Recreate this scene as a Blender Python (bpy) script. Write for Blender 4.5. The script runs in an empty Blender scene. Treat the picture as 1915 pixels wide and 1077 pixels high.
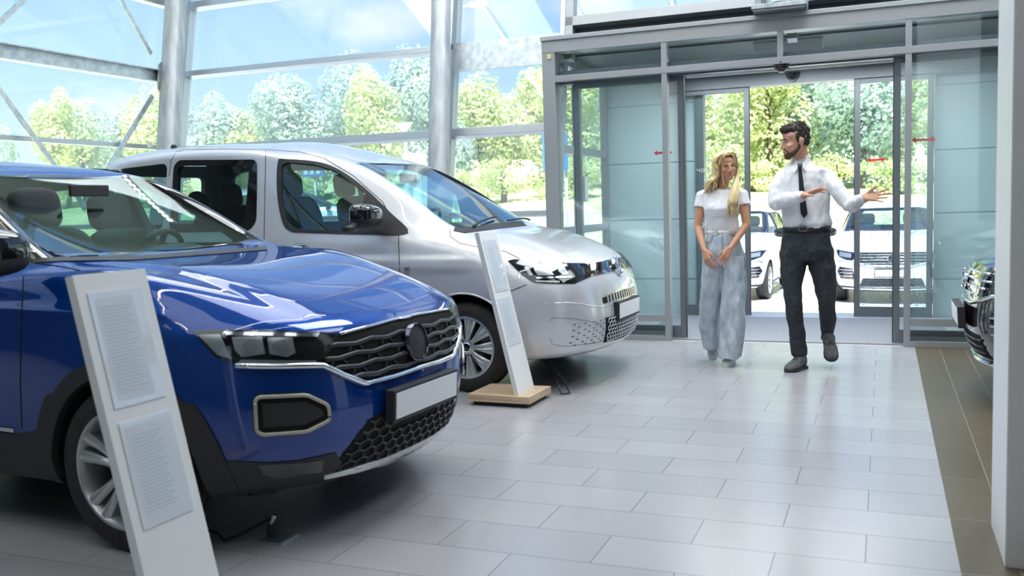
import bpy, bmesh, math, random
import numpy as np
from mathutils import Vector, Matrix
from mathutils.bvhtree import BVHTree
from mathutils.geometry import delaunay_2d_cdt
random.seed(7); np.random.seed(7)
PI = math.pi
SC = bpy.context.scene
COL = SC.collection

# ------------------------------------------------------------------ camera
# the view recovered from the floor tiles (0.2988 m x 0.632 m) of the photograph
CAM = np.array([0.05712, -4.40142, 1.3223])
YAW, PITCH, ROLL, FPX = -0.3806, 0.0871, 0.0302, 1743.67
_f = np.array([math.sin(YAW) * math.cos(PITCH), math.cos(YAW) * math.cos(PITCH), -math.sin(PITCH)])
_r = np.array([math.cos(YAW), -math.sin(YAW), 0.0])
_d = np.cross(_f, _r)
R2 = math.cos(ROLL) * _r + math.sin(ROLL) * _d
D2 = -math.sin(ROLL) * _r + math.cos(ROLL) * _d
cam_data = bpy.data.cameras.new('camera')
cam = bpy.data.objects.new('camera', cam_data)
COL.objects.link(cam)
cam.matrix_world = Matrix(((R2[0], -D2[0], -_f[0], CAM[0]), (R2[1], -D2[1], -_f[1], CAM[1]), (R2[2], -D2[2], -_f[2], CAM[2]), (0, 0, 0, 1)))
cam_data.sensor_width = 36.0
cam_data.lens = FPX / 1915 * 36.0
cam_data.clip_start = 0.05
cam_data.clip_end = 800
cam_data.dof.use_dof = True
cam_data.dof.focus_distance = 7.0
cam_data.dof.aperture_fstop = 3.2
SC.camera = cam

def ray(x, y):                       # direction of sight through a point of the photograph
    v = R2 * ((x - 957.5) / FPX) + D2 * ((y - 538.5) / FPX) + _f
    return v / np.linalg.norm(v)

# ------------------------------------------------------------------ view, world, sun, area lights
SC.view_settings.view_transform = 'Standard'
SC.view_settings.look = 'None'
SC.view_settings.gamma = 1.0
SC.view_settings.exposure = 0.28
SC.view_settings.use_curve_mapping = False
SC.cycles.max_bounces = 10
SC.cycles.diffuse_bounces = 4
SC.cycles.glossy_bounces = 5
SC.cycles.transparent_max_bounces = 24
SC.cycles.caustics_reflective = False
SC.cycles.caustics_refractive = False
SC.cycles.sample_clamp_indirect = 6.0
SC.cycles.use_denoising = True

world = bpy.data.worlds.new('world')
SC.world = world
world.use_nodes = True
nt = world.node_tree
for n in list(nt.nodes): nt.nodes.remove(n)
def N(tree, kind, **kw):
    n = tree.nodes.new(kind)
    for k, v in kw.items(): setattr(n, k, v)
    return n
wo = N(nt, 'ShaderNodeOutputWorld'); bg = N(nt, 'ShaderNodeBackground')
tc = N(nt, 'ShaderNodeTexCoord'); sep = N(nt, 'ShaderNodeSeparateXYZ')
nt.links.new(tc.outputs['Generated'], sep.inputs[0])
grad = N(nt, 'ShaderNodeValToRGB')
grad.color_ramp.elements[0].position = 0.0; grad.color_ramp.elements[0].color = (0.86, 0.93, 1.0, 1)
grad.color_ramp.elements[1].position = 1.0; grad.color_ramp.elements[1].color = (0.10, 0.30, 0.80, 1)
for p_, c_ in ((0.12, (0.48, 0.72, 0.98)), (0.30, (0.17, 0.40, 0.88)), (0.55, (0.13, 0.35, 0.86))):
    e = grad.color_ramp.elements.new(p_); e.color = (*c_, 1)
nt.links.new(sep.outputs['Z'], grad.inputs[0])
mp = N(nt, 'ShaderNodeMapping'); mp.inputs['Scale'].default_value = (1.0, 1.0, 1.9); mp.inputs['Location'].default_value = (0.37, 0.1, 0.25)
nt.links.new(tc.outputs['Generated'], mp.inputs[0])
ns = N(nt, 'ShaderNodeTexNoise'); ns.inputs['Scale'].default_value = 2.6; ns.inputs['Detail'].default_value = 7.0; ns.inputs['Roughness'].default_value = 0.52
nt.links.new(mp.outputs[0], ns.inputs['Vector'])
cr = N(nt, 'ShaderNodeValToRGB'); cr.color_ramp.elements[0].position = 0.53; cr.color_ramp.elements[1].position = 0.66
nt.links.new(ns.outputs['Fac'], cr.inputs[0])
mx = N(nt, 'ShaderNodeMixRGB'); mx.inputs['Color2'].default_value = (1.0, 0.98, 0.97, 1)
nt.links.new(cr.outputs['Color'], mx.inputs['Fac']); nt.links.new(grad.outputs['Color'], mx.inputs['Color1'])
nt.links.new(mx.outputs[0], bg.inputs['Color']); bg.inputs['Strength'].default_value = 1.0
nt.links.new(bg.outputs[0], wo.inputs[0])

sun_d = bpy.data.lights.new('sun', 'SUN'); sun_d.energy = 12.5; sun_d.angle = 0.02; sun_d.color = (1.0, 0.96, 0.88)
sun = bpy.data.objects.new('sun', sun_d); COL.objects.link(sun)
sun.rotation_euler = (math.radians(24), 0, math.radians(18))       # from behind the showroom, over its roof

def area(name, loc, size, energy, rot=(0, 0, 0), color=(1, 1, 1)):
    l = bpy.data.lights.new(name, 'AREA'); l.shape = 'RECTANGLE'; l.size, l.size_y = size; l.energy = energy; l.color = color
    o = bpy.data.objects.new(name, l); COL.objects.link(o); o.location = loc; o.rotation_euler = rot
    return o
# ceiling luminaires of the hall
CEIL = 6.6
LAMPS = ((-6.3, -4.2, 26), (-6.3, 2.0, 90), (-3.4, -4.2, 30), (-3.4, 2.0, 95), (-0.5, -4.2, 34), (-0.5, 2.6, 260), (2.8, -4.2, 34), (2.8, 2.0, 120))
for (x_, y_, e_) in LAMPS:
    area('hall_lamp', (x_, y_, CEIL - 0.12), (2.2, 4.4), e_, color=(0.93, 0.97, 1.0))
area('lobby_lamp', (-.8, 5.3, 2.68), (2.6, .8), 60, color=(.95, .98, 1.0))

# ------------------------------------------------------------------ materials
MATS = {}
def pm(name, col, rough=0.5, metal=0.0, **kw):
    if name in MATS: return MATS[name]
    m = bpy.data.materials.new(name); m.use_nodes = True
    b = m.node_tree.nodes['Principled BSDF']
    b.inputs['Base Color'].default_value = (*col, 1)
    b.inputs['Roughness'].default_value = rough
    b.inputs['Metallic'].default_value = metal
    for k, v in kw.items():
        b.inputs[k.replace('_', ' ')].default_value = v
    MATS[name] = m
    return m
def bsdf(m): return m.node_tree.nodes['Principled BSDF']
def noise_color(m, c1, c2, scale=5.0, detail=4, lo=0.35, hi=0.65, coord='Object', stretch=(1, 1, 1), bump=0.0):
    t = m.node_tree; b = bsdf(m)
    tcn = N(t, 'ShaderNodeTexCoord'); mpn = N(t, 'ShaderNodeMapping'); mpn.inputs['Scale'].default_value = stretch
    t.links.new(tcn.outputs[coord], mpn.inputs[0])
    n = N(t, 'ShaderNodeTexNoise'); n.inputs['Scale'].default_value = scale; n.inputs['Detail'].default_value = detail
    t.links.new(mpn.outputs[0], n.inputs['Vector'])
    r = N(t, 'ShaderNodeValToRGB'); r.color_ramp.elements[0].position = lo; r.color_ramp.elements[1].position = hi
    r.color_ramp.elements[0].color = (*c1, 1); r.color_ramp.elements[1].color = (*c2, 1)
    t.links.new(n.outputs['Fac'], r.inputs[0]); t.links.new(r.outputs[0], b.inputs['Base Color'])
    if bump:
        bp = N(t, 'ShaderNodeBump'); bp.inputs['Strength'].default_value = bump; bp.inputs['Distance'].default_value = 0.01
        t.links.new(n.outputs['Fac'], bp.inputs['Height']); t.links.new(bp.outputs[0], b.inputs['Normal'])
    return m
def glassm(name, tint, refl=1.0, rough=0.0, ior=1.45, haze_veil=0.0):
    if name in MATS: return MATS[name]
    m = bpy.data.materials.new(name); m.use_nodes = True; t = m.node_tree
    for n in list(t.nodes): t.nodes.remove(n)
    o = N(t, 'ShaderNodeOutputMaterial'); mix = N(t, 'ShaderNodeMixShader'); tr = N(t, 'ShaderNodeBsdfTransparent'); gl = N(t, 'ShaderNodeBsdfGlossy')
    fr = N(t, 'ShaderNodeFresnel'); fr.inputs['IOR'].default_value = ior
    tr.inputs['Color'].default_value = (*tint, 1); gl.inputs['Color'].default_value = (refl, refl, refl, 1); gl.inputs['Roughness'].default_value = rough
    geo = N(t, 'ShaderNodeNewGeometry')
    # a thin pane: same reflection from both sides
    mm = N(t, 'ShaderNodeMath', operation='MULTIPLY'); mm.inputs[1].default_value = 1.0
    nrm = N(t, 'ShaderNodeVectorMath', operation='SCALE')
    sgn = N(t, 'ShaderNodeMath', operation='MULTIPLY_ADD'); sgn.inputs[1].default_value = -2.0; sgn.inputs[2].default_value = 1.0
    t.links.new(geo.outputs['Backfacing'], sgn.inputs[0])
    ab = N(t, 'ShaderNodeMath', operation='ABSOLUTE')
    lw = N(t, 'ShaderNodeVectorMath', operation='DOT_PRODUCT')
    t.links.new(geo.outputs['Incoming'], lw.inputs[0]); t.links.new(geo.outputs['Normal'], lw.inputs[1])
    t.links.new(lw.outputs['Value'], ab.inputs[0])
    om = N(t, 'ShaderNodeMath', operation='SUBTRACT'); om.inputs[0].default_value = 1.0; t.links.new(ab.outputs[0], om.inputs[1])
    pw = N(t, 'ShaderNodeMath', operation='POWER'); pw.inputs[1].default_value = 5.0; t.links.new(om.outputs[0], pw.inputs[0])
    f0 = 0.045
    ma = N(t, 'ShaderNodeMath', operation='MULTIPLY_ADD'); ma.inputs[1].default_value = 1 - f0; ma.inputs[2].default_value = f0
    t.links.new(pw.outputs[0], ma.inputs[0])
    t.links.new(ma.outputs[0], mix.inputs['Fac']); t.links.new(tr.outputs[0], mix.inputs[1]); t.links.new(gl.outputs[0], mix.inputs[2]); t.links.new(mix.outputs[0], o.inputs[0])
    if haze_veil:  # white translucent share in the pane imitates the hazy glare of the outdoors
        dm = N(t, 'ShaderNodeMixShader'); tl = N(t, 'ShaderNodeBsdfTranslucent'); tl.inputs[0].default_value = (1, 1, 1, 1); dm.inputs[0].default_value = haze_veil
        t.links.new(mix.outputs[0], dm.inputs[1]); t.links.new(tl.outputs[0], dm.inputs[2]); t.links.new(dm.outputs[0], o.inputs[0])
    for n in (fr, mm, nrm, sgn): t.nodes.remove(n)
    MATS[name] = m
    return m
def emit(name, col, s):
    if name in MATS: return MATS[name]
    m = bpy.data.materials.new(name); m.use_nodes = True; t = m.node_tree
    for n in list(t.nodes): t.nodes.remove(n)
    o = N(t, 'ShaderNodeOutputMaterial'); e = N(t, 'ShaderNodeEmission'); e.inputs[0].default_value = (*col, 1); e.inputs[1].default_value = s
    t.links.new(e.outputs[0], o.inputs[0]); MATS[name] = m
    return m

# ------------------------------------------------------------------ mesh helpers
def wmat(o):
    m = Matrix.Identity(4)
    while o is not None:
        m = (Matrix.Translation(o.location) @ o.rotation_euler.to_matrix().to_4x4()) @ m
        o = o.parent
    return m
def link(name, me, mat=None, parent=None, smooth=False, local=False):
    if mat is not None:
        for mm in (mat if isinstance(mat, (list, tuple)) else [mat]): me.materials.append(mm)
    if parent is not None and not local: me.transform(wmat(parent).inverted())
    if smooth is not False:
        me.polygons.foreach_set('use_smooth', [True] * len(me.polygons))
        if smooth is not True: me.set_sharp_from_angle(angle=math.radians(smooth))
    me.update()
    o = bpy.data.objects.new(name, me); COL.objects.link(o)
    if parent is not None: o.parent = parent
    return o
def tag(o, label=None, cat=None, group=None, kind=None):
    if label: o['label'] = label
    if cat: o['category'] = cat
    if group: o['group'] = group
    if kind: o['kind'] = kind
    return o
def empty(name, loc, rz=0.0, label=None, cat=None, group=None):
    o = bpy.data.objects.new(name, None); COL.objects.link(o); o.location = loc; o.rotation_euler = (0, 0, rz)
    return tag(o, label, cat, group)
def frame_of(a, b, up=(0, 0, 1)):
    z = (Vector(b) - Vector(a)).normalized(); u = Vector(up)
    if abs(z.dot(u)) > 0.995: u = Vector((0, 1, 0)) if abs(z.z) > .9 else Vector((0, 0, 1))
    x = u.cross(z).normalized(); y = z.cross(x)
    return x, y, z
class MB:
    def __init__(s): s.v = []; s.f = []
    def add(s, vs, fs):
        n = len(s.v); s.v += [tuple(p) for p in vs]; s.f += [tuple(i + n for i in f) for f in fs]; return s
    def box(s, x0, x1, y0, y1, z0, z1, M=None):
        vs = [Vector((x, y, z)) for z in (z0, z1) for x, y in ((x0, y0), (x1, y0), (x1, y1), (x0, y1))]
        if M is not None: vs = [M @ v for v in vs]
        return s.add(vs, [(3, 2, 1, 0), (4, 5, 6, 7), (0, 1, 5, 4), (1, 2, 6, 5), (2, 3, 7, 6), (3, 0, 4, 7)])
    def bar(s, a, b, w, h, up=(0, 0, 1)):      # w across, h along up
        x, y, z = frame_of(a, b, up); a = Vector(a); b = Vector(b)
        vs = [p + x * (w / 2 * i) + y * (h / 2 * j) for p in (a, b) for i, j in ((-1, -1), (1, -1), (1, 1), (-1, 1))]
        return s.add(vs, [(3, 2, 1, 0), (4, 5, 6, 7), (0, 1, 5, 4), (1, 2, 6, 5), (2, 3, 7, 6), (3, 0, 4, 7)])
    def cyl(s, a, b, r0, r1=None, n=20, cap=True):
        r1 = r0 if r1 is None else r1; x, y, z = frame_of(a, b); a = Vector(a); b = Vector(b); vs = []
        for p, r in ((a, r0), (b, r1)):
            vs += [p + x * (r * math.cos(2 * PI * i / n)) + y * (r * math.sin(2 * PI * i / n)) for i in range(n)]
        fs = [(i, (i + 1) % n, n + (i + 1) % n, n + i) for i in range(n)]
        if cap: fs += [tuple(range(n - 1, -1, -1)), tuple(range(n, 2 * n))]
        return s.add(vs, fs)
    def tube(s, pts, r, n=8, cap=True, flat=1.0, up=(0, 0, 1)):
        pts = [Vector(p) for p in pts]; m = len(pts); rr = r if isinstance(r, (list, tuple)) else [r] * m; vs = []
        for k, p in enumerate(pts):
            a = pts[max(0, k - 1)]; b = pts[min(m - 1, k + 1)]
            x, y, z = frame_of(a, b, up)
            vs += [p + x * (rr[k] * math.cos(2 * PI * i / n)) + y * (rr[k] * flat * math.sin(2 * PI * i / n)) for i in range(n)]
        fs = [(k * n + i, k * n + (i + 1) % n, (k + 1) * n + (i + 1) % n, (k + 1) * n + i) for k in range(m - 1) for i in range(n)]
        if cap: fs += [tuple(range(n - 1, -1, -1)), tuple((m - 1) * n + i for i in range(n))]
        return s.add(vs, fs)
    def lathe(s, prof, M=None, n=32, close=False):   # prof (r, z) around z
        vs = []
        for r, z in prof: vs += [Vector((r * math.cos(2 * PI * i / n), r * math.sin(2 * PI * i / n), z)) for i in range(n)]
        if M is not None: vs = [M @ v for v in vs]
        k = len(prof)
        fs = [(j * n + i, j * n + (i + 1) % n, ((j + 1) % k) * n + (i + 1) % n, ((j + 1) % k) * n + i) for j in range(k if close else k - 1) for i in range(n)]
        return s.add(vs, fs)
    def prism(s, poly, a, b):                        # poly: list of 3-D points, extruded from offset a to offset b (vectors)
        n = len(poly); a = Vector(a); b = Vector(b)
        vs = [Vector(p) + a for p in poly] + [Vector(p) + b for p in poly]
        return s.add(vs, [tuple(range(n - 1, -1, -1)), tuple(range(n, 2 * n))] + [(i, (i + 1) % n, n + (i + 1) % n, n + i) for i in range(n)])
    def ball(s, c, r, nu=16, nv=10, M=None):
        c = Vector(c); r = r if isinstance(r, (tuple, list)) else (r, r, r); vs = []
        for j in range(nv + 1):
            t = PI * j / nv
            for i in range(nu):
                p = 2 * PI * i / nu
                v = Vector((r[0] * math.sin(t) * math.cos(p), r[1] * math.sin(t) * math.sin(p), r[2] * math.cos(t)))
                vs.append(c + (M @ v if M is not None else v))
        fs = [(j * nu + i, (j + 1) * nu + i, (j + 1) * nu + (i + 1) % nu, j * nu + (i + 1) % nu) for j in range(nv) for i in range(nu)]
        return s.add(vs, fs)
    def mesh(s, name='mesh', recalc=True, merge=0.0):
        me = bpy.data.meshes.new(name); me.from_pydata(s.v, [], s.f); me.update()
        if recalc:
            bm = bmesh.new(); bm.from_mesh(me)
            if merge: bmesh.ops.remove_doubles(bm, verts=bm.verts, dist=merge)
            bmesh.ops.recalc_face_normals(bm, faces=bm.faces); bm.to_mesh(me); bm.free()
        return me
    def build(s, name, mat, parent=None, smooth=False, bevel=0.0, merge=0.0, local=False):
        me = s.mesh(name, merge=merge)
        if bevel:
            bm = bmesh.new(); bm.from_mesh(me)
            es = [e for e in bm.edges if len(e.link_faces) == 2 and e.calc_face_angle(0) > 0.6]
            bmesh.ops.bevel(bm, geom=es, offset=bevel, segments=2, profile=0.7, affect='EDGES'); bm.to_mesh(me); bm.free()
        return link(name, me, mat, parent, smooth, local)
def apply_mods(o, mods):
    for kind, kw in mods:
        m = o.modifiers.new(kind, kind)
        for k, v in kw.items(): setattr(m, k, v)
    dg = bpy.context.evaluated_depsgraph_get()
    me = bpy.data.meshes.new_from_object(o.evaluated_get(dg))
    o.modifiers.clear(); old = o.data; o.data = me
    if old.users == 0: bpy.data.meshes.remove(old)
    return o
def rounded(pts, rad, seg=4):           # round the corners of a closed 2-D outline
    out = []; n = len(pts)
    for i in range(n):
        p0 = np.array(pts[i - 1], float); p = np.array(pts[i], float); p1 = np.array(pts[(i + 1) % n], float)
        a = p0 - p; b = p1 - p; la = np.linalg.norm(a); lb = np.linalg.norm(b); r = min(rad, la * .45, lb * .45)
        A = p + a / la * r; B = p + b / lb * r
        for k in range(seg + 1):
            t = k / seg; out.append(tuple((1 - t) ** 2 * A + 2 * t * (1 - t) * p + t * t * B))
    return out
# ------------------------------------------------------------------ the hall
M_alu = pm('brushed_aluminium', (0.50, 0.53, 0.56), 0.38, 0.75)
M_aludark = pm('grey_anodised', (0.20, 0.225, 0.25), 0.4, 0.6)
M_frame = pm('door_frame_grey', (0.36, 0.38, 0.40), 0.4, 0.35)
M_seal = pm('black_seal', (0.012, 0.014, 0.018), 0.5)
M_galv = noise_color(pm('galvanised_steel', (0.5, 0.54, 0.57), 0.42, 0.7), (0.42, 0.48, 0.52), (0.62, 0.67, 0.70), 14, 6)
M_colm = noise_color(pm('column_steel', (0.6, 0.63, 0.66), 0.48, 0.45), (0.36, 0.39, 0.42), (0.50, 0.53, 0.56), 5, 3, stretch=(3, 3, .4))
M_glass = glassm('window_glass', (0.95, 0.98, 0.98), haze_veil=.075)
M_doorglass = glassm('door_glass', (0.93, 0.975, 0.98), 0.9, haze_veil=.03)
M_white = pm('white_paint', (0.78, 0.79, 0.80), 0.45)
M_ceil = pm('ceiling_grey', (0.30, 0.32, 0.34), 0.8)
M_panelwall = pm('pale_green_cladding', (0.66, 0.80, 0.84), 0.42)
M_backwall = pm('grey_back_wall', (0.10, 0.11, 0.12), 0.6)

TL, TW = 0.6318, 0.29881
def tile_mat(name, c1, c2, mortar, w, h, off, rough, loc=(0, 0, 0), rot=0.0, msize=0.0022, spec=.5):
    m = pm(name, c1, rough); t = m.node_tree; b = bsdf(m)
    tcn = N(t, 'ShaderNodeTexCoord'); mpn = N(t, 'ShaderNodeMapping'); mpn.inputs['Location'].default_value = loc; mpn.inputs['Rotation'].default_value = (0, 0, rot)
    t.links.new(tcn.outputs['Object'], mpn.inputs[0])
    br = N(t, 'ShaderNodeTexBrick'); br.offset = off; br.offset_frequency = 2; br.squash = 1.0
    br.inputs['Scale'].default_value = 1.0; br.inputs['Brick Width'].default_value = w; br.inputs['Row Height'].default_value = h
    br.inputs['Mortar Size'].default_value = msize; br.inputs['Mortar Smooth'].default_value = 0.25; br.inputs['Bias'].default_value = 0.0
    br.inputs['Color1'].default_value = (*c1, 1); br.inputs['Color2'].default_value = (*c2, 1); br.inputs['Mortar'].default_value = (*mortar, 1)
    t.links.new(mpn.outputs[0], br.inputs['Vector'])
    n = N(t, 'ShaderNodeTexNoise'); n.inputs['Scale'].default_value = 3.0; n.inputs['Detail'].default_value = 6
    t.links.new(tcn.outputs['Object'], n.inputs['Vector'])
    rr = N(t, 'ShaderNodeMapRange'); rr.inputs['To Min'].default_value = 0.95; rr.inputs['To Max'].default_value = 1.05
    t.links.new(n.outputs['Fac'], rr.inputs['Value'])
    mu = N(t, 'ShaderNodeMixRGB', blend_type='MULTIPLY'); mu.inputs['Fac'].default_value = 1.0
    t.links.new(br.outputs['Color'], mu.inputs['Color1']); t.links.new(rr.outputs[0], mu.inputs['Color2']); t.links.new(mu.outputs[0], b.inputs['Base Color'])
    r2 = N(t, 'ShaderNodeMapRange'); r2.inputs['To Min'].default_value = rough - .015; r2.inputs['To Max'].default_value = rough + .02
    t.links.new(n.outputs['Fac'], r2.inputs['Value']); t.links.new(r2.outputs[0], b.inputs['Roughness'])
    bp = N(t, 'ShaderNodeBump'); bp.invert = True; bp.inputs['Strength'].default_value = 0.6; bp.inputs['Distance'].default_value = 0.002
    t.links.new(br.outputs['Fac'], bp.inputs['Height']); t.links.new(bp.outputs[0], b.inputs['Normal'])
    b.inputs['Specular IOR Level'].default_value = spec
    return m
M_tile = tile_mat('grey_floor_tile', (0.36, 0.355, 0.375), (0.40, 0.395, 0.41), (0.17, 0.17, 0.19), TL, TW, 0.5, 0.24, spec=.85)
M_brown = tile_mat('brown_floor_tile', (0.095, 0.075, 0.043), (0.118, 0.09, 0.054), (0.30, 0.28, 0.25), 0.60, 0.196, 0.5, 0.34, loc=(-0.30, 0.312, 0), rot=-PI / 2)
M_beige = tile_mat('lobby_floor_tile', (0.50, 0.49, 0.45), (0.52, 0.50, 0.46), (0.3, 0.3, 0.28), TL, TW, 0.5, 0.4)
M_asphalt = noise_color(pm('wet_asphalt', (0.2, 0.2, 0.2), 0.28), (0.50, 0.52, 0.55), (0.74, 0.76, 0.78), 1.3, 8)
M_grass = noise_color(pm('grass', (0.3, 0.4, 0.1), 0.9), (0.36, 0.44, 0.18), (0.68, 0.70, 0.40), 1.4, 8, bump=.4)
M_mat = noise_color(pm('entrance_mat', (0.25, 0.26, 0.28), 0.95), (0.12, 0.13, 0.15), (0.44, 0.46, 0.50), 160, 2, .3, .7)

XR = 7.0          # right-hand end of the hall
XB = 0.312        # where grey tiles meet brown ones
def S(name, mb, mat, **kw): return tag(mb.build(name, mat, **kw), kind='structure')
S('floor', MB().box(-8.13, XB, -8.5, 4.36, -0.2, 0), M_tile)
S('floor_brown', MB().box(XB, XR, -8.5, 4.36, -0.2, 0.0), M_brown)
S('floor_lobby', MB().box(-3.05, 1.75, 4.36, 6.45, -0.2, 0.0), M_beige)
S('ceiling', MB().box(-8.4, XR, -8.8, 5.7, CEIL, CEIL + 0.3), M_ceil)
S('wall_back', MB().box(-8.4, XR, -8.8, -8.5, 0, CEIL), M_backwall)
S('wall_right', MB().box(XR, XR + 0.2, -8.8, 4.4, 0, CEIL), M_backwall)

LEAN = 0.2
M_slate = pm('dark_slate_trim', (.055, .07, .08), .5)
S('wall_left_blocker', MB().box(-8.12, -8.02, -8.5, 0.4, 0, 3.3), M_backwall)  # added unseen wall, keeps the bright lawn out of the blue flank's reflection
def fac(x, z, off=0.0): return Vector((x, 4.35 + LEAN * z + off, z))    # the outward-leaning glass front
FN = (0, 1, -LEAN)
def fbar(name, a, b, w, h, mat=M_alu, parent=None): return MB().bar(a, b, w, h, up=(0, 1, 0)).build(name, mat, parent, bevel=0.004)

# glass front: frame members per bay, one window thing per bay
def bay(n, x0, x1, zs, mat=M_alu, ztop=CEIL - 0.05, mull=0.06, first=True):
    r = empty('window_%d' % n, (x0, 4.35, 0)); r['kind'] = 'structure'
    for x in ((x0, x1) if first else (x1,)): MB().bar(fac(x, 0), fac(x, ztop), mull, 0.12, up=FN).build('window_post', mat, r, bevel=.004)
    for z, h in zs: MB().bar(fac(x0, z), fac(x1, z), 0.12, h, up=(0, LEAN, 1)).build('window_rail', mat, r, bevel=.004)
    zz = [0.02] + [z for z, h in zs] + [ztop]
    a, b = fac(x0, 0.02, .02), fac(x1, ztop, .02)
    MB().prism([fac(x0, 0.02, .02), fac(x1, 0.02, .02), fac(x1, ztop, .02), fac(x0, ztop, .02)], (0, 0, 0), (0, 0.012, 0)).build('pane', M_glass, r)
    return r
RAILS = [(0.10, .1), (1.243, .045), (2.115, .085), (3.045, .065), (3.90, .08), (5.1, .06), (6.4, .1)]
bay(1, -7.91, -4.26, RAILS)
bay(2, -4.229, -3.02, [(0.10, .1), (1.243, .045), (2.115, .085), (3.90, .08), (5.1, .06)], first=False)
# the wide flat steel beam between column and entrance
S('trim_1', MB().bar(fac(-4.22, 2.925, -.10), fac(-3.04, 2.925, -.10), 0.02, 0.315, up=(0, LEAN, 1)), M_galv)
# upper front above the entrance, set back behind the frame head
r = empty('window_3', (-3.02, 4.95, 3.0)); r['kind'] = 'structure'
for x in (-2.96, -0.75, 1.6, 3.9, 6.2): MB().bar(fac(x, 2.80, .0), fac(x, CEIL - .05, .0), 0.09, 0.12, up=FN).build('window_post', M_frame, r, bevel=.004)
for z, h in ((3.19, .10), (5.1, .08)): MB().bar(fac(-3.0, z), fac(XR, z), 0.12, h, up=(0, LEAN, 1)).build('window_rail', M_frame, r, bevel=.004)
MB().prism([fac(-2.96, 3.2, .02), fac(XR, 3.2, .02), fac(XR, CEIL, .02), fac(-2.96, CEIL, .02)], (0, 0, 0), (0, .012, 0)).build('pane', M_glass, r)
S('trim_2', MB().prism([fac(-2.93, 2.84, .06), fac(XR, 2.84, .06), fac(XR, 3.16, .06), fac(-2.93, 3.16, .06)], (0, 0, 0), (0, .03, 0)), M_slate)
S('trim_3', MB().box(-2.9, XR, 4.50, 5.05, 2.93, 2.95), M_slate)
S('trim_8', MB().box(-1.66, .13, 4.42, 4.44, 2.465, 2.487), M_white)

# left glass wall
r = empty('window_4', (-8.13, -2, 0)); r['kind'] = 'structure'
for y in (4.80, 2.1, -.6, -3.3, -6.0): 
    top = Vector((-8.13, y + (LEAN * (CEIL) if y > 4 else 0) - (.3 if y > 4 else 0), CEIL - .05)); MB().bar((-8.13, y - (.62 if y > 4 else 0), 0), top, 0.06, 0.12, up=(1, 0, 0)).build('window_post', M_alu, r, bevel=.004)
for z, h in ((0.1, .1), (1.24, .05), (2.16, .05), (3.92, .09), (5.1, .06)): MB().bar((-8.13, -8.5, z), (-8.13, 4.25 + LEAN * z, z), 0.12, h).build('window_rail', M_alu, r, bevel=.004)
MB().prism([(-8.15, -8.5, 0.02), (-8.15, 4.3, .02), (-8.15, 5.6, CEIL), (-8.15, -8.5, CEIL)], (0, 0, 0), (-.012, 0, 0)).build('pane', M_glass, r)

# steel columns (lean with the front), collars
c = tag(MB().cyl((-7.72, 4.03, 0), (-8.0, 5.36, CEIL), 0.15, 0.105, 40).build('column', M_colm, smooth=50), 'round galvanised steel column in the corner behind the silver van', 'column', None)
c = tag(MB().cyl((-4.18, 4.06, 0), (-4.44, 5.37, CEIL), 0.118, 0.092, 40).build('column', M_colm, smooth=50), 'round galvanised steel column between the window bays, beside the wide flat beam', 'column', None)

# bracing on the left: I-beam, gusset, diagonals
ib = empty('steel_beam', (-8.0, 2, 2.9), 0, 'horizontal galvanised I-beam running along the left glass wall into the corner column', 'beam')
mb = MB(); mb.bar((-7.98, -8.5, 3.055), (-7.98, 4.75, 3.06), 0.14, 0.014); mb.bar((-7.98, -8.5, 2.905), (-7.98, 4.70, 2.92), 0.14, 0.014); mb.bar((-7.98, -8.5, 2.98), (-7.98, 4.72, 2.99), 0.012, 0.15)
mb.build('beam_profile', M_galv, ib)
MB().prism([(-7.93, 4.50, 3.12), (-7.93, 4.68, 3.25), (-7.93, 4.72, 3.25), (-7.93, 4.66, 2.66), (-7.93, 4.60, 2.66), (-7.93, 4.46, 2.84)], (0, 0, 0), (.014, 0, 0)).build('gusset_plate', M_galv, ib)
def flat(name, a, b, label):
    return tag(MB().bar(a, b, 0.014, 0.055, up=(0, -.7, .7)).build(name, M_galv), label, 'steel brace')
flat('brace', (-8.02, 4.50, 3.25), (-8.02, 3.96, 3.95), 'flat steel diagonal rising left from the corner column above the I-beam')
flat('brace', (-8.02, 4.48, 2.76), (-8.02, 3.32, 1.43), 'flat steel diagonal falling left from the corner column below the I-beam')
flat('brace', (-7.96, 2.10, 2.90), (-7.96, 3.30, 1.45), 'flat steel diagonal at the far left edge below the I-beam')
flat('brace', (-7.96, 2.20, 3.08), (-7.96, 2.95, 3.75), 'short piece of flat diagonal in the top left corner of the photo')
tag(MB().box(-7.96, -7.93, 4.28, 4.33, 2.14, 2.21).build('wall_switch', M_white, bevel=.004), 'small white switch box beside the base of the corner column', 'switch')

# ------------------------------------------------------------------ entrance
YE = 4.33
er = empty('entrance_screen', (-1.0, YE, 0)); tag(er, 'grey metal and glass entrance screen with fixed side panes and a row of top lights', 'entrance screen')
def fx(name, x0, x1, z0, z1, y0=YE, d=0.10, mat=M_frame, parent=er, bevel=.003): return MB().box(x0, x1, y0, y0 + d, z0, z1).build(name, mat, parent, bevel=bevel)
XRE = 2.3
fx('head_beam', -3.05, XRE, 2.80, 2.92, y0=YE - .004, d=.165)
fx('head_cap', -3.06, XRE, 2.915, 2.955, y0=YE - .02, d=.2, mat=M_alu)
fx('side_post', -3.05, -2.92, 0, 2.80, d=.16)
for x in (-1.875, .222): fx('post', x, x + .052, 0, 2.80)
for x in (1.35,): fx('post', x, x + .052, 0, 2.80)
fx('post', -0.83, -0.78, 2.57, 2.80)
fx('transom', -2.92, XRE, 2.515, 2.575, y0=YE - .004, d=.108)
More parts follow.
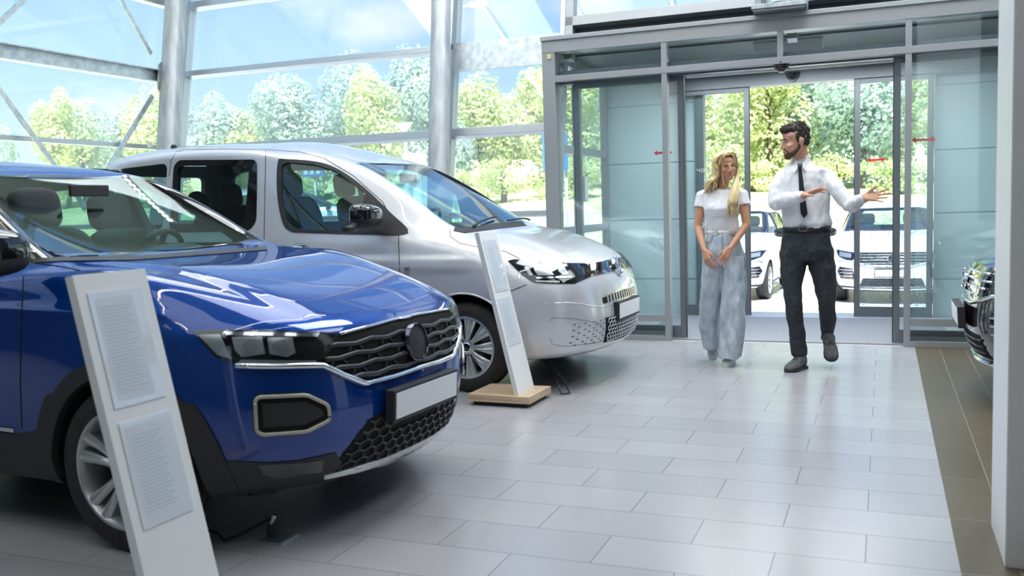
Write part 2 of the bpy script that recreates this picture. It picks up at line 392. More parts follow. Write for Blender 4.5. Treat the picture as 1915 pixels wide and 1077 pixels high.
for (x0, x1) in ((-2.92, -1.875), (.274, 1.35), (1.402, XRE)):
    fx('low_rail', x0, x1, 0.185, 0.25, y0=YE + .003); fx('bottom_rail', x0, x1, 0.0, 0.05)
    fx('threshold_rail', x0, x1, 0.05, 0.085, y0=YE + .05, d=.04, mat=M_aludark)
def pane(x0, x1, z0, z1, y, parent, mat=M_doorglass): return MB().box(x0, x1, y, y + .01, z0, z1).build('pane', mat, parent)
for (x0, x1) in ((-2.92, -1.875), (-1.823, -.83), (-.78, .222), (.274, 1.35), (1.402, XRE)): pane(x0, x1, 2.575, 2.80, YE + .045, er)
for (x0, x1) in ((-2.92, -1.875), (.274, 1.35), (1.402, XRE)): pane(x0, x1, .25, 2.515, YE + .045, er); pane(x0, x1, .05, .185, YE + .045, er)
tag(MB().box(-2.99, -2.955, YE - .012, YE, 2.74, 2.785).build('sticker', pm('yellow_label', (.7, .6, .3), .5), bevel=.001), 'tiny yellow square sticker in the top left corner of the entrance frame', 'sticker')

M_red = pm('red_vinyl', (0.75, 0.02, 0.03), 0.45)
def leaf(name, x0, x1, y, z1, label, z0=0.02, stile=.055, arrow=None, arrow_y=-.002):
    r = empty(name, ((x0 + x1) / 2, y, 0)); tag(r, label, 'sliding door')
    mb = MB(); d = .04
    mb.box(x0, x0 + stile, y, y + d, z0, z1); mb.box(x1 - stile, x1, y, y + d, z0, z1); mb.box(x0 + stile, x1 - stile, y, y + d, z1 - .05, z1); mb.box(x0 + stile, x1 - stile, y, y + d, z0, z0 + .11)
    mb.build('door_frame', M_aludark, r, bevel=.003)
    e = MB(); e.box(x0 - .006, x0, y, y + d, z0, z1); e.box(x1, x1 + .006, y, y + d, z0, z1); e.build('edge_seal', M_seal, r)
    MB().box(x0 + stile, x1 - stile, y + .015, y + .025, z0 + .11, z1 - .05).build('pane', M_doorglass, r)
    if arrow:
        cx, cz, L = arrow; h = .028; w = L / 2
        pts = [(-w, 0), (-w + .035, h), (-w + .035, .011), (w - .035, .011), (w - .035, h), (w, 0), (w - .035, -h), (w - .035, -.011), (-w + .035, -.011), (-w + .035, -h)]
        MB().prism([(cx + a, y + .013, cz + b) for a, b in pts], (0, 0, 0), (0, -.002, 0)).build('red_arrow', M_red, r)
    return r
leaf('sliding_door', -2.78, -1.70, 4.47, 2.50, 'inner sliding glass door leaf slid open to the left, with a red arrow', arrow=(-1.905, 1.79, .175))
leaf('sliding_door', .135, 1.20, 4.47, 2.50, 'inner sliding glass door leaf slid open to the right, with a red arrow', arrow=(.375, 1.79, .19))
leaf('sliding_door', -2.10, -1.335, 6.30, 2.56, 'outer sliding glass door leaf behind the blonde woman, with opening hours lettering')
leaf('sliding_door', -.235, .53, 6.30, 2.56, 'outer sliding glass door leaf behind the pointing hand, with a red double arrow', arrow=(-.02, 1.70, .18))
# lettering of the opening hours, seen from behind
def text(name, body, loc, size, mat, parent=None, rot=(PI / 2, 0, 0), mirror=False, ext=.0008):
    cu = bpy.data.curves.new(name, 'FONT'); cu.body = body; cu.size = size; cu.extrude = ext; cu.align_x = 'LEFT'
    o = bpy.data.objects.new(name, cu); COL.objects.link(o)
    dg = bpy.context.evaluated_depsgraph_get(); me = bpy.data.meshes.new_from_object(o.evaluated_get(dg)); bpy.data.objects.remove(o)
    M = Matrix.Translation(loc) @ Matrix.Rotation(rot[2], 4, 'Z') @ Matrix.Rotation(rot[0], 4, 'X') @ Matrix.Scale(-1 if mirror else 1, 4, (1, 0, 0))
    me.transform(M)
    if mirror: me.flip_normals()
    return link(name, me, mat, parent)
lt = empty('opening_hours_lettering', (-1.85, 6.33, 1.3)); tag(lt, 'white opening hours lettering stuck on the outer glass door, reading mirrored', 'lettering')
M_vin = pm('white_vinyl', (.85, .87, .88), .5)
for k, (s_, sz) in enumerate((('АД', .085), ('Салон', .075), ('9.00', .085), ('- 00', .085), ('АХИ', .07), ('ов', .07), ('00', .085), ('15.00', .085))):
    text('letters', s_, (-1.70, 6.322, 1.75 - k * .105), sz, M_vin, lt, mirror=True)
# lobby head beams, ceiling, lamp, sensors
S('trim_4', MB().box(-3.0, 1.75, 4.44, 4.60, 2.50, 2.63), M_aludark)
S('trim_5', MB().box(-2.25, 1.75, 6.26, 6.44, 2.56, 2.78), M_aludark)
S('ceiling_lobby', MB().box(-3.05, 1.8, 4.45, 6.5, 2.86, 2.92), pm('lobby_ceiling', (.12, .14, .15), .6))
tl = empty('tube_lamp', (-.9, 5.3, 2.7)); tag(tl, 'short white tube lamp under the lobby ceiling above the doorway', 'lamp')
MB().box(-1.15, -.5, 5.26, 5.34, 2.72, 2.86).build('lamp_housing', M_white, tl, bevel=.005)
MB().cyl((-1.13, 5.3, 2.70), (-.52, 5.3, 2.70), .016, n=12).build('lamp_tube', emit('tube_light', (1, 1, 1), 6), tl)
def sensor(x, y, z, lab):
    t = empty('motion_sensor', (x, y, z)); tag(t, lab, 'sensor')
    MB().lathe([(0.001, -.075), (.03, -.07), (.062, -.04), (.075, 0), (.075, .01), (0.001, .012)], Matrix.Translation((x, y, z)), 24).build('sensor_dome', pm('black_plastic', (.015, .015, .018), .25), t, smooth=40)
    MB().lathe([(0.001, -.082), (.018, -.08), (.024, -.07), (.001, -.068)], Matrix.Translation((x, y - .01, z)), 16).build('sensor_lens', pm('sensor_lens', (.35, .33, .32), .2), t, smooth=40)
sensor(-.80, 4.40, 2.525, 'black dome motion sensor on the transom above the inner doorway')
sensor(-.86, 6.22, 2.66, 'black dome motion sensor on the head beam of the outer doorway')
# lobby side walls of glass and clad wall outside
for k, xx in enumerate((-3.03, 1.73)):
    r = empty('window_%d' % (5 + k), (xx, 5.4, 0)); r['kind'] = 'structure'
    for y in (4.5, 5.35, 6.42): MB().box(xx - .04, xx + .04, y - .05, y + .05, 0, 2.9).build('window_post', M_frame, r, bevel=.003)
    for z in (.05, 1.05, 1.9, 2.8): MB().box(xx - .035, xx + .035, 4.5, 6.42, z - .04, z + .04).build('window_rail', M_frame, r, bevel=.003)
    MB().box(xx - .006, xx + .006, 4.5, 6.42, .05, 2.8).build('pane', M_doorglass, r)
def cladwall(name, x0, x1, y=6.45):
    mb = MB(); z = 0.0
    for z1 in (.42, 1.12, 1.78, 2.45, 3.1): mb.box(x0, x1, y, y + .08, z + .006, z1 - .006); z = z1
    mb.box(x0, x1, y + .02, y + .09, 0, 3.1)
    S(name, mb, M_panelwall)
cladwall('wall_front_left', -3.0, -1.93)
cladwall('wall_front_right', .55, 1.75)
S('trim_6', MB().box(-1.96, -1.86, 6.42, 6.56, 0, 2.6), M_aludark)
tag(MB().box(-2.2, .62, 4.42, 6.24, 0.0, .012).build('entrance_mat', M_mat, bevel=.003), 'grey speckled entrance mat filling the lobby floor between the doors', 'mat')
S('floor_sill', MB().box(-3.05, 1.75, 6.26, 6.75, -.2, 0.008), pm('sill_metal', (.62, .63, .64), .35, .4))
tag(MB().box(-2.99, -2.94, 5.30, 5.42, 1.35, 1.62).build('intercom', M_white, bevel=.006), 'white wall box seen through the left fixed pane of the entrance', 'control box')

# bracket above the entrance at the top of the photo
bk = empty('steel_bracket', (-.8, 4.2, 3.0)); tag(bk, 'galvanised column foot with bolted plate and braces above the entrance, cut by the top edge', 'steel bracket')
MB().cyl((-.80, 4.33, 3.02), (-.80, 4.62, 4.6), .115, n=32).build('column_stub', M_galv, bk, smooth=50)
MB().box(-1.03, -.57, 4.16, 4.42, 2.98, 3.02).build('base_plate', M_galv, bk, bevel=.003)
MB().box(-1.03, -.57, 4.40, 4.42, 3.02, 3.3).build('back_plate', M_galv, bk, bevel=.003)
MB().box(-1.02, -.58, 4.17, 4.41, 2.957, 2.98).build('shim_plate', M_aludark, bk)
for x in (-.93, -.68): MB().cyl((x, 4.2, 3.02), (x, 4.2, 3.055), .022, n=6).build('bolt', M_aludark, bk)
MB().bar((-.99, 4.25, 3.14), (-1.6, 4.4, 3.6), .03, .06).build('diagonal', M_galv, bk)
MB().bar((-.61, 4.25, 3.14), (0, 4.4, 3.6), .03, .06).build('diagonal', M_galv, bk)

# white pillar on the right
S('wall_pillar', MB().box(.459, 1.2, -.807, -.35, 0, CEIL), M_white, bevel=.006)

# ceiling luminaires: housings and LED strips
for k, (x_, y_, e_) in enumerate(LAMPS):
    o = tag(MB().box(x_ - 1.12, x_ + 1.12, y_ - 2.22, y_ + 2.22, CEIL - .10, CEIL).build('ceiling_panel', M_white), 'white panel luminaire on the ceiling, %s, %s' % (('beside the left glass wall', 'above the cars', 'above the tiled aisle', 'right of the white pillar')[k // 2], ('behind the viewer', 'near the entrance')[k % 2]), 'ceiling lamp', 'panel luminaires on the hall ceiling')
M_led = emit('led', (1, .98, .95), 25)
for k, xs in enumerate((-5.2, -3.9, -2.6, -1.3)):
    r = empty('strip_lamp', (xs, 0, 5.2)); tag(r, ('strip lamp with small dotted lights nearest the left glass wall', 'second dotted strip lamp from the left glass wall', 'third dotted strip lamp from the left glass wall, over the cars', 'dotted ceiling strip lamp furthest from the left glass wall')[k], 'ceiling lamp', 'strip lamps under the hall ceiling')
    MB().box(xs - .04, xs + .04, -4.5, 3.5, 5.2, 5.26).build('lamp_housing', M_white, r)
    mb = MB()
    for j in range(90): yy = -4.4 + j * .088; mb.box(xs - .022, xs + .022, yy - .02, yy + .02, 5.19, 5.2)
    tag(mb.build('light_dots', M_led, r), kind='stuff')
for xs in (-5.2, -3.9, -2.6, -1.3):
    mb = MB()

# ------------------------------------------------------------------ outside
g = MB(); prof = ((6.45, -.02), (7.4, -.10), (9.0, -.30), (11.0, -.44), (13.0, -.46), (17.2, -.46))
g.add([(x, y, z) for y, z in prof for x in (-60, -30, -12, 0, 12, 60)], [(j * 6 + i, j * 6 + i + 1, j * 6 + i + 7, j * 6 + i + 6) for j in range(len(prof) - 1) for i in range(5)])
S('ground_outside', g, M_asphalt)
g = MB(); nx, ny = 60, 26
def gz(x, y): return -.42 + max(0, (y - 16.8)) * .118 + .22 * math.sin(x * .21 + y * .3) * min(1, max(0, (y - 16.8) / 10))
vs = [(-70 + 140 * i / nx, 16.8 + 46 * j / ny, 0) for j in range(ny + 1) for i in range(nx + 1)]
vs = [(x, y, gz(x, y)) for x, y, z in vs]
g.add(vs, [(j * (nx + 1) + i, j * (nx + 1) + i + 1, (j + 1) * (nx + 1) + i + 1, (j + 1) * (nx + 1) + i) for j in range(ny) for i in range(nx)])
S('ground_bank', g, M_grass, smooth=True)
g = MB(); vs = [(-60 - 0, 6.45 - 0, -.1)]
S('ground_left', MB().box(-80, -8.4, -30, 8, -.3, -.06), M_grass)
S('ground_left_far', MB().box(-120, -60, -30, 60, -.4, -.08), M_grass)

def leafmat(name, c1, c2):
    m = noise_color(pm(name, c1, .8), c1, c2, .9, 5); t = m.node_tree; b = bsdf(m); o = [n for n in t.nodes if n.type == 'OUTPUT_MATERIAL'][0]
    tl = N(t, 'ShaderNodeBsdfTranslucent'); mx = N(t, 'ShaderNodeMixShader'); mx.inputs[0].default_value = .42
    t.links.new(b.inputs['Base Color'].links[0].from_socket, tl.inputs[0]); t.links.new(b.outputs[0], mx.inputs[1]); t.links.new(tl.outputs[0], mx.inputs[2]); t.links.new(mx.outputs[0], o.inputs[0])
    return m
M_leaf = leafmat('leaves', (.46, .56, .26), (.84, .88, .56)); M_leaf2 = leafmat('leaves_blueish', (.34, .48, .44), (.64, .77, .70))
M_bark = pm('bark', (.12, .09, .07), .9)
def leafcloud(cx, cy, cz, rx, ry, rz, n, size, rng):
    """many small tilted leaf sprays filling an uneven crown"""
    lobes = [(rng.uniform(-.6, .6) * rx, rng.uniform(-.6, .6) * ry, rng.uniform(-.6, .75) * rz, rng.uniform(.32, .55)) for _ in range(11)]
    V = []; F = []
    for k in range(n):
        l = lobes[rng.randrange(len(lobes))]
        th = rng.uniform(0, 2 * PI); ph = math.acos(rng.uniform(-1, 1)); q = rng.uniform(.72, 1.05)
        d = Vector((math.sin(ph) * math.cos(th), math.sin(ph) * math.sin(th), math.cos(ph)))
        p = Vector((cx + l[0] + d.x * rx * l[3] * q, cy + l[1] + d.y * ry * l[3] * q, cz + l[2] + d.z * rz * l[3] * q))
        nrm = (d + Vector((rng.uniform(-.7, .7), rng.uniform(-.7, .7), rng.uniform(-.4, .9)))).normalized()
        a = nrm.orthogonal().normalized(); b = nrm.cross(a); s_ = size * rng.uniform(.6, 1.4); t = rng.uniform(0, PI)
        a, b = a * math.cos(t) + b * math.sin(t), b * math.cos(t) - a * math.sin(t)
        i = len(V); V += [p - a * s_, p - b * s_ * .55, p + a * s_, p + b * s_ * .55]; F.append((i, i + 1, i + 2, i + 3))
    return V, F
TREES = []
def seen_at(x, y):
    v = np.array([x, y, 2.5]) - CAM; return 957.5 + FPX * (v @ R2) / (v @ _f) if v @ _f > 0 else -1e6
def tree(name, x, y, h, w, label, mat, seed, n=2600, size=.2, group='trees beyond the grass bank'):
    rng = random.Random(seed); z0 = gz(x, y) if y > 16.8 else -.06
    r = empty(name, (x, y, z0)); tag(r, label, 'tree', group)
    mb = MB(); mb.tube([(x, y, z0 - .2), (x + .05, y, z0 + h * .3), (x - .05, y, z0 + h * .55), (x, y, z0 + h * .8)], [.16, .13, .09, .04], 8)
    for k in range(5):
        a = rng.uniform(0, 2 * PI); mb.tube([(x, y, z0 + h * (.25 + .08 * k)), (x + math.cos(a) * w * .3, y + math.sin(a) * w * .3, z0 + h * (.45 + .08 * k))], [.06, .02], 6)
    mb.build('trunk', M_bark, r, smooth=True)
    V, F = leafcloud(x, y, z0 + h * .52, w * .62, w * .5, h * .52, n, size, rng)
    me = bpy.data.meshes.new('crown'); me.from_pydata(V, [], F); link('crown', me, mat, r)
    TREES.append((name, r, x, y, z0 + h * .6, h, mat))
    return r
rg = random.Random(3)
LB = 'leafy green deciduous tree in the row beyond the grass bank'
k = 0
for i in range(34):
    x = -44 + i * 1.72 + rg.uniform(-.5, .5); y = 37.5 + rg.uniform(-2, 3); h = rg.uniform(4.9, 6.5)
    if not -70 < seen_at(x, y) < 1880: continue
    tree('leafy_tree', x, y, h, rg.uniform(2.9, 3.7), LB, M_leaf if rg.random() < .5 else M_leaf2, 100 + i, n=5200, size=.115)
for i in range(16):
    x = -34 + i * 2.3 + rg.uniform(-.7, .7); y = 33.0 + rg.uniform(-.8, .8)
    if not -70 < seen_at(x, y) < 1880: continue
    tree('bush', x, y, rg.uniform(1.0, 1.9), rg.uniform(1.6, 2.3), 'low green bush at the foot of the tree row', M_leaf, 300 + i, n=1400, size=.08, group='bushes at the foot of the trees')
for i in range(9):
    x = -30 - rg.uniform(0, 12); y = -1 + i * 3.6
    if not -150 < seen_at(x, y) < 1880: continue
    tree('leafy_tree', x, y, rg.uniform(4.2, 6.0), rg.uniform(3.6, 4.6), 'leafy green tree standing beyond the left glass wall', M_leaf if i % 2 else M_leaf2, 500 + i, n=3600, size=.13, group='trees beyond the left glass wall')

# each tree and bush is told apart by what stands in front of it
SEG = [(-1e9, 'at the far left edge, beyond the left glass wall'), (0, 'left of the crossing steel braces'), (110, 'among the steel braces on the left'), (200, 'just left of the corner column'), (300, 'behind the corner column'), (350, 'just right of the corner column'), (440, 'above the rear door of the silver van'), (540, 'above the front door of the silver van'), (640, 'above the windscreen of the silver van'), (720, 'just left of the second column'), (800, 'behind the second column'), (855, 'just right of the second column'), (940, 'just left of the entrance screen'), (1030, 'through the left side pane of the entrance'), (1150, 'behind the pale cladding left of the doors'), (1260, 'above the blonde woman'), (1395, 'between the heads of the two people'), (1475, 'behind the head of the bearded man'), (1560, 'above the outstretched arm of the man'), (1640, 'above the pointing hand'), (1700, 'through the right side pane of the entrance'), (1860, 'behind the white pillar')]
grp = {}
for name, r, x, y, z, h, mat in TREES:
    v = np.array([x, y, z]) - CAM; px = 957.5 + FPX * (v @ R2) / (v @ _f) if v @ _f > 0 else -1e6
    k = max(i for i, q in enumerate(SEG) if px >= q[0]); far = 'left' if y < 30 and x < -28 else 'row'
    grp.setdefault((name, k, far), []).append((h, px, r, mat))
RANK = {1: ('',), 2: ('the taller, ', 'the lower, '), 3: ('the tallest, ', 'the middle-sized, ', 'the lowest, '), 5: ('the tallest, ', 'the second tallest, ', 'the middle-sized, ', 'the second lowest, ', 'the lowest, '), 4: ('the tallest, ', 'the second tallest, ', 'the second lowest, ', 'the lowest, ')}
for (name, k, far), l in grp.items():
    l.sort(key=lambda q: -q[0])
    for i, (h, px, r, mat) in enumerate(l):
        rk = RANK[len(l)][i] if len(l) in RANK else 'rank %d in height, ' % (i + 1)
        r['label'] = '%s%s, %s%s' % ('blue-green ' if mat is M_leaf2 else 'yellow-green ', 'tree' if name == 'leafy_tree' else 'bush', rk, SEG[k][1]) if far == 'row' else '%stree near the glass, %s%s' % ('blue-green ' if mat is M_leaf2 else 'yellow-green ', rk, 'at the far left edge')
# ------------------------------------------------------------------ cars
def cspline(xk, yk, xs, mode):
    """interpolating cubic Hermite: mode 'c2' natural spline slopes, 'cr' local slopes"""
    n = len(xk); h = np.diff(xk); d = np.diff(yk, axis=0) / h[:, None]
    if mode == 'c2':
        A = np.zeros((n, n)); B = np.zeros(yk.shape)
        A[0, 0] = 2; A[0, 1] = 1; B[0] = 3 * d[0]; A[-1, -1] = 2; A[-1, -2] = 1; B[-1] = 3 * d[-1]
        for i in range(1, n - 1):
            A[i, i - 1] = h[i]; A[i, i] = 2 * (h[i - 1] + h[i]); A[i, i + 1] = h[i - 1]
            B[i] = 3 * (h[i] * d[i - 1] + h[i - 1] * d[i])
        m = np.linalg.solve(A, B)
    else:
        m = np.zeros(yk.shape); m[0] = d[0]; m[-1] = d[-1]
        for i in range(1, n - 1):
            m[i] = (h[i] * d[i - 1] + h[i - 1] * d[i]) / (h[i] + h[i - 1])
    k = np.clip(np.searchsorted(xk, xs, side='right') - 1, 0, n - 2)
    t = ((xs - xk[k]) / h[k])[:, None]; H = h[k][:, None]
    return ((2 * t**3 - 3 * t**2 + 1) * yk[k] + (t**3 - 2 * t**2 + t) * H * m[k] + (-2 * t**3 + 3 * t**2) * yk[k + 1] + (t**3 - t**2) * H * m[k + 1])

def car_surface(half, nu=6, nv=5, rowmat=None, warp=None):
    """half: stations (front centre -> flank -> rear centre), each a column of (x, y, z). Gives a closed body mesh."""
    H = np.array(half, float)                                   # S x R x 3
    mir = H[1:-1][::-1].copy(); mir[:, :, 1] *= -1
    full = np.concatenate([H[:1], H[1:], mir], 0)               # loop: front centre, left flank, rear, right flank
    full = np.concatenate([full[-3:], full, full[:4]], 0)       # wrap for smoothness
    R = full.shape[1]
    du = np.linalg.norm(np.diff(full[:, 2:R - 2], axis=0), axis=2).mean(1) ** 0.75
    uk = np.concatenate([[0], np.cumsum(du)])
    S = len(H) * 2 - 2
    us = []
    for i in range(3, 3 + S): us += [uk[i] + (uk[i + 1] - uk[i]) * k / nu for k in range(nu)]
    us = np.array(us)
    G = np.stack([cspline(uk, full[:, r], us, 'c2') for r in range(R)], 1)      # U x R x 3
    U = len(us)
    ghost = G[:, -2].copy(); ghost[:, 1] *= -1
    G2 = np.concatenate([G, ghost[:, None]], 1)
    dv = np.linalg.norm(np.diff(G2, axis=1), axis=2).mean(0) ** 0.75
    vk = np.concatenate([[0], np.cumsum(dv)])
    vs = []
    for j in range(R - 1): vs += [vk[j] + (vk[j + 1] - vk[j]) * k / nv for k in range(nv)]
    vs = np.array(vs + [vk[R - 1]])
    P = np.stack([cspline(vk, G2[u], vs, 'cr') for u in range(U)], 0)            # U x V x 3
    V = len(vs)
    for _ in range(5):                                                            # fair the skin
        Q = P.copy(); Q = .5 * P + .25 * (np.roll(P, 1, 0) + np.roll(P, -1, 0))
        Q2 = Q.copy(); Q2[:, 1:-1] = .5 * Q[:, 1:-1] + .25 * (Q[:, :-2] + Q[:, 2:]); P = Q2
    P[:, -1, 1] = 0
    verts = [tuple(p) for p in P.reshape(-1, 3)]
    if warp: verts = [warp(p) for p in verts]
    f = []; mi = []
    for u in range(U):
        w = (u + 1) % U
        for v in range(V - 1): f.append((u * V + v, w * V + v, w * V + v + 1, u * V + v + 1)); mi.append(rowmat(u / nu, v / nv) if rowmat else 0)
    # underside
    c = len(verts)
    for u in range(U): verts.append((P[u, 0, 0] * .9 - .12, P[u, 0, 1] * .85, P[u, 0, 2] + .02))
    for u in range(U):
        w = (u + 1) % U; f.append((w * V, u * V, c + u, c + w))
    # close bottom with strips between left and right
    half_n = U // 2
    for k in range(1, half_n - 1):
        a, b = c + k, c + k + 1; a2, b2 = c + (U - k) % U, c + (U - k - 1) % U
        f.append((a, a2, b2, b))
    f.append((c, c + U - 1, c + 1)); f.append((c + half_n, c + half_n - 1, c + half_n + 1))
    me = bpy.data.meshes.new('carbody'); me.from_pydata(verts, [], f)
    for k in range(5): me.materials.append(None)
    me.polygons.foreach_set('material_index', mi + [3] * (len(me.polygons) - len(mi)))
    bm = bmesh.new(); bm.from_mesh(me); bmesh.ops.remove_doubles(bm, verts=bm.verts, dist=1e-4)
    bmesh.ops.recalc_face_normals(bm, faces=bm.faces)
    bmesh.ops.triangulate(bm, faces=[q for q in bm.faces if len(q.verts) > 4])
    bm.to_mesh(me); bm.free()
    return me

class Car:
    def __init__(s, name, origin, th, half, label, cat='car', group=None, nu=9, nv=7, rowmat=None, warp=None):
        s.root = empty(name, origin, th, label, cat, group)
        s.M = wmat(s.root); s.Mi = s.M.inverted()
        s.surf = car_surface(half, nu, nv, rowmat, warp)
        s.bvh = BVHTree.FromPolygons([v.co for v in s.surf.vertices], [tuple(p.vertices) for p in s.surf.polygons])
        s.c = s.Mi @ Vector(CAM)
    # where a line of sight / a front-on / a side-on projection meets the skin
    def hit(s, p, mode='cam'):
        if callable(mode): o, d = mode(p)
        elif mode == 'cam': o = s.c; d = s.Mi.to_3x3() @ Vector(ray(*p))
        elif mode == 'front': o = Vector((3, p[0], p[1])); d = Vector((-1, 0, 0))
        elif mode == 'side': o = Vector((p[0], -3, p[1])); d = Vector((0, 1, 0))
        elif mode == 'top': o = Vector((p[0], p[1], 4)); d = Vector((0, 0, -1))
        co, nrm, i, dist = s.bvh.ray_cast(o, d)
        if co is None:
            # just off the outline: nearest point of the skin to the line
            best = None
            for k in range(1, 60):
                q = o + d * (k * .1 if mode != 'cam' else 1.5 + k * .15)
                c2, n2, i2, d2 = s.bvh.find_nearest(q)
                if c2 is not None and (best is None or d2 < best[0]): best = (d2, c2, n2)
            co, nrm = best[1], best[2]
        if nrm.dot(d) > 0: nrm = -nrm
        return co, nrm
    def patch(s, name, pts, mat, off=.004, thick=.012, mode='cam', mirror=False, parent=None, step=None, smooth=True, fit=False, only_mirror=False):
        P = [Vector((x, y)) for x, y in pts]
        # densify outline
        xs = [p.x for p in P]; ys = [p.y for p in P]
        st = step or max(max(xs) - min(xs), max(ys) - min(ys)) / 28
        D = []
        for i in range(len(P)):
            a, b = P[i], P[(i + 1) % len(P)]; k = max(1, int((b - a).length / st))
            D += [a + (b - a) * (j / k) for j in range(k)]
        nb = len(D); pts2 = list(D); edges = [(i, (i + 1) % nb) for i in range(nb)]
        def inside(q, poly):
            c = False
            for i in range(len(poly)):
                a, b = poly[i], poly[i - 1]
                if (a.y > q.y) != (b.y > q.y) and q.x < (b.x - a.x) * (q.y - a.y) / (b.y - a.y) + a.x: c = not c
            return c
        y = min(ys) + st / 2; row = 0
        while y < max(ys):
            x = min(xs) + (st / 2 if row % 2 else 0)
            while x < max(xs):
                q = Vector((x, y))
                if inside(q, D) and min((q - d).length for d in D) > st * .45: pts2.append(q)
                x += st
            y += st * .87; row += 1
        vc, ec, fc, *_ = delaunay_2d_cdt(pts2, edges, [], 1, 1e-7)
        top = []; bot = []
        for q in vc:
            co, nrm = s.hit(q, mode); top.append(co + nrm * off); bot.append(co + nrm * (off - thick))
        if fit:
            dep = []; bas = []
            for q in vc:
                o_, d_ = mode(q); co, nrm = s.hit(q, mode); dep.append((co - o_).dot(d_)); bas.append([1, q.x, q.y, q.x**2, q.y**2, q.x * q.y, q.x**4, q.x**2 * q.y])
            A_ = np.array(bas); cf = np.linalg.lstsq(A_, np.array(dep), rcond=None)[0]; top = []; bot = []
            for q, b_ in zip(vc, bas):
                o_, d_ = mode(q); p_ = o_ + d_ * (float(np.dot(b_, cf)) - off); top.append(p_); bot.append(p_ + d_ * thick)
        n = len(top); fs = [tuple(f) for f in fc] + [tuple(i + n for i in reversed(f)) for f in fc]
        cnt = {}
        for f in fc:
            for i in range(len(f)):
                e = (f[i], f[(i + 1) % len(f)]); cnt[e] = cnt.get(e, 0) + 1
        for (a, b) in list(cnt):
            if (b, a) not in cnt: fs.append((b, a, a + n, b + n))
        vs = top + bot
        out = []
        for sgn in ((1, -1) if mirror else ((-1,) if only_mirror else (1,))):
            me = bpy.data.meshes.new(name); me.from_pydata([(v.x, v.y * sgn, v.z) for v in vs], [], fs)
            bm = bmesh.new(); bm.from_mesh(me); bmesh.ops.recalc_face_normals(bm, faces=bm.faces); bm.to_mesh(me); bm.free()
            out.append(link(name, me, mat, parent or s.root, 40 if smooth else False, local=True))
        return out
    def path(s, pts, mode='cam', off=.0, step=None):
        out = []
        for i in range(len(pts) - 1):
            a = np.array(pts[i], float); b = np.array(pts[i + 1], float)
            st = step or (5 if mode == 'cam' else .03); k = max(1, int(np.linalg.norm(b - a) / st))
            for j in range(k + (1 if i == len(pts) - 2 else 0)):
                co, nrm = s.hit(a + (b - a) * j / k, mode); out.append(co + nrm * off)
        return out
    def line(s, name, paths, mat, r=.0025, mode='cam', mirror=False, parent=None, off=0.0, flat=1.0, n=6, step=None):
        objs = []
        for sgn in ((1, -1) if mirror else (1,)):
            mb = MB()
            for pts in paths:
                q = s.path(pts, mode, off, step); mb.tube([(p.x, p.y * sgn, p.z) for p in q], r, n, flat=flat)
            objs.append(mb.build(name, mat, parent or s.root, True, local=True))
        return objs
    def sym(s, px):
        """outline traced on the near half -> full outline (y, z) for a front-on projection"""
        h = [s.hit(p)[0] for p in px]; h = [(q.y, q.z) for q in h]
        return h + [(-y, z) for y, z in reversed(h)]
    def local(s, mb, name, mat, parent=None, **kw): return mb.build(name, mat, parent or s.root, local=True, **kw)

def bool_cut(me, cutters, mats):
    """me minus cutters (meshes), exact"""
    o = bpy.data.objects.new('tmp', me); COL.objects.link(o)
    for i_, m in enumerate(mats):
        if i_ < len(me.materials): me.materials[i_] = m
        else: me.materials.append(m)
    cs = []
    for cm in cutters:
        c = bpy.data.objects.new('tmpc', cm); COL.objects.link(c); cs.append(c)
        md = o.modifiers.new('b', 'BOOLEAN'); md.operation = 'DIFFERENCE'; md.solver = 'EXACT'; md.object = c
        md.material_mode = 'TRANSFER'
    dg = bpy.context.evaluated_depsgraph_get()
    r = bpy.data.meshes.new_from_object(o.evaluated_get(dg))
    for c in cs: bpy.data.objects.remove(c)
    bpy.data.objects.remove(o)
    return r

def spl_outline(pts, n=6):
    """closed Catmull-Rom through 2-D points"""
    P = np.array(pts, float); m = len(P); out = []
    for i in range(m):
        p0, p1, p2, p3 = P[i - 1], P[i], P[(i + 1) % m], P[(i + 2) % m]
        for k in range(n):
            t = k / n; out.append(tuple(.5 * ((2 * p1) + (p2 - p0) * t + (2 * p0 - 5 * p1 + 4 * p2 - p3) * t * t + (-p0 + 3 * p1 - 3 * p2 + p3) * t**3)))
    return out

M_tyre = noise_color(pm('tyre_rubber', (.012, .012, .013), .65), (.010, .010, .011), (.022, .022, .024), 30)
M_blackpl = pm('black_textured_plastic', (.022, .023, .026), .55)
M_gloss = pm('gloss_black', (.006, .006, .008), .06, 0, Coat_Weight=1.0, Coat_Roughness=.02)
M_chrome = pm('chrome', (.82, .84, .87), .07, 1.0)
M_satin = pm('satin_silver', (.60, .62, .63), .28, .85)
M_rim = pm('silver_rim', (.55, .57, .58), .28, .7)
M_dark = pm('dark_void', (.004, .004, .005), .9)
M_slat = pm('grille_slat', (.025, .030, .036), .35)
M_cabin = pm('cabin_fabric', (.035, .042, .048), .85)
M_cabin2 = pm('cabin_trim_grey', (.16, .19, .20), .7)
M_carglass = glassm('car_glass', (.74, .89, .89), 1.0)
M_carglass2 = glassm('car_privacy_glass', (.60, .70, .72), 1.0)
M_plate = pm('blank_plate', (.80, .82, .86), .4)
M_lens = glassm('lens_clear', (.93, .95, .96), .45)
M_reflector = pm('lamp_reflector', (.50, .52, .55), .22, .6)
M_gap = pm('panel_gap', (.01, .01, .012), .8)

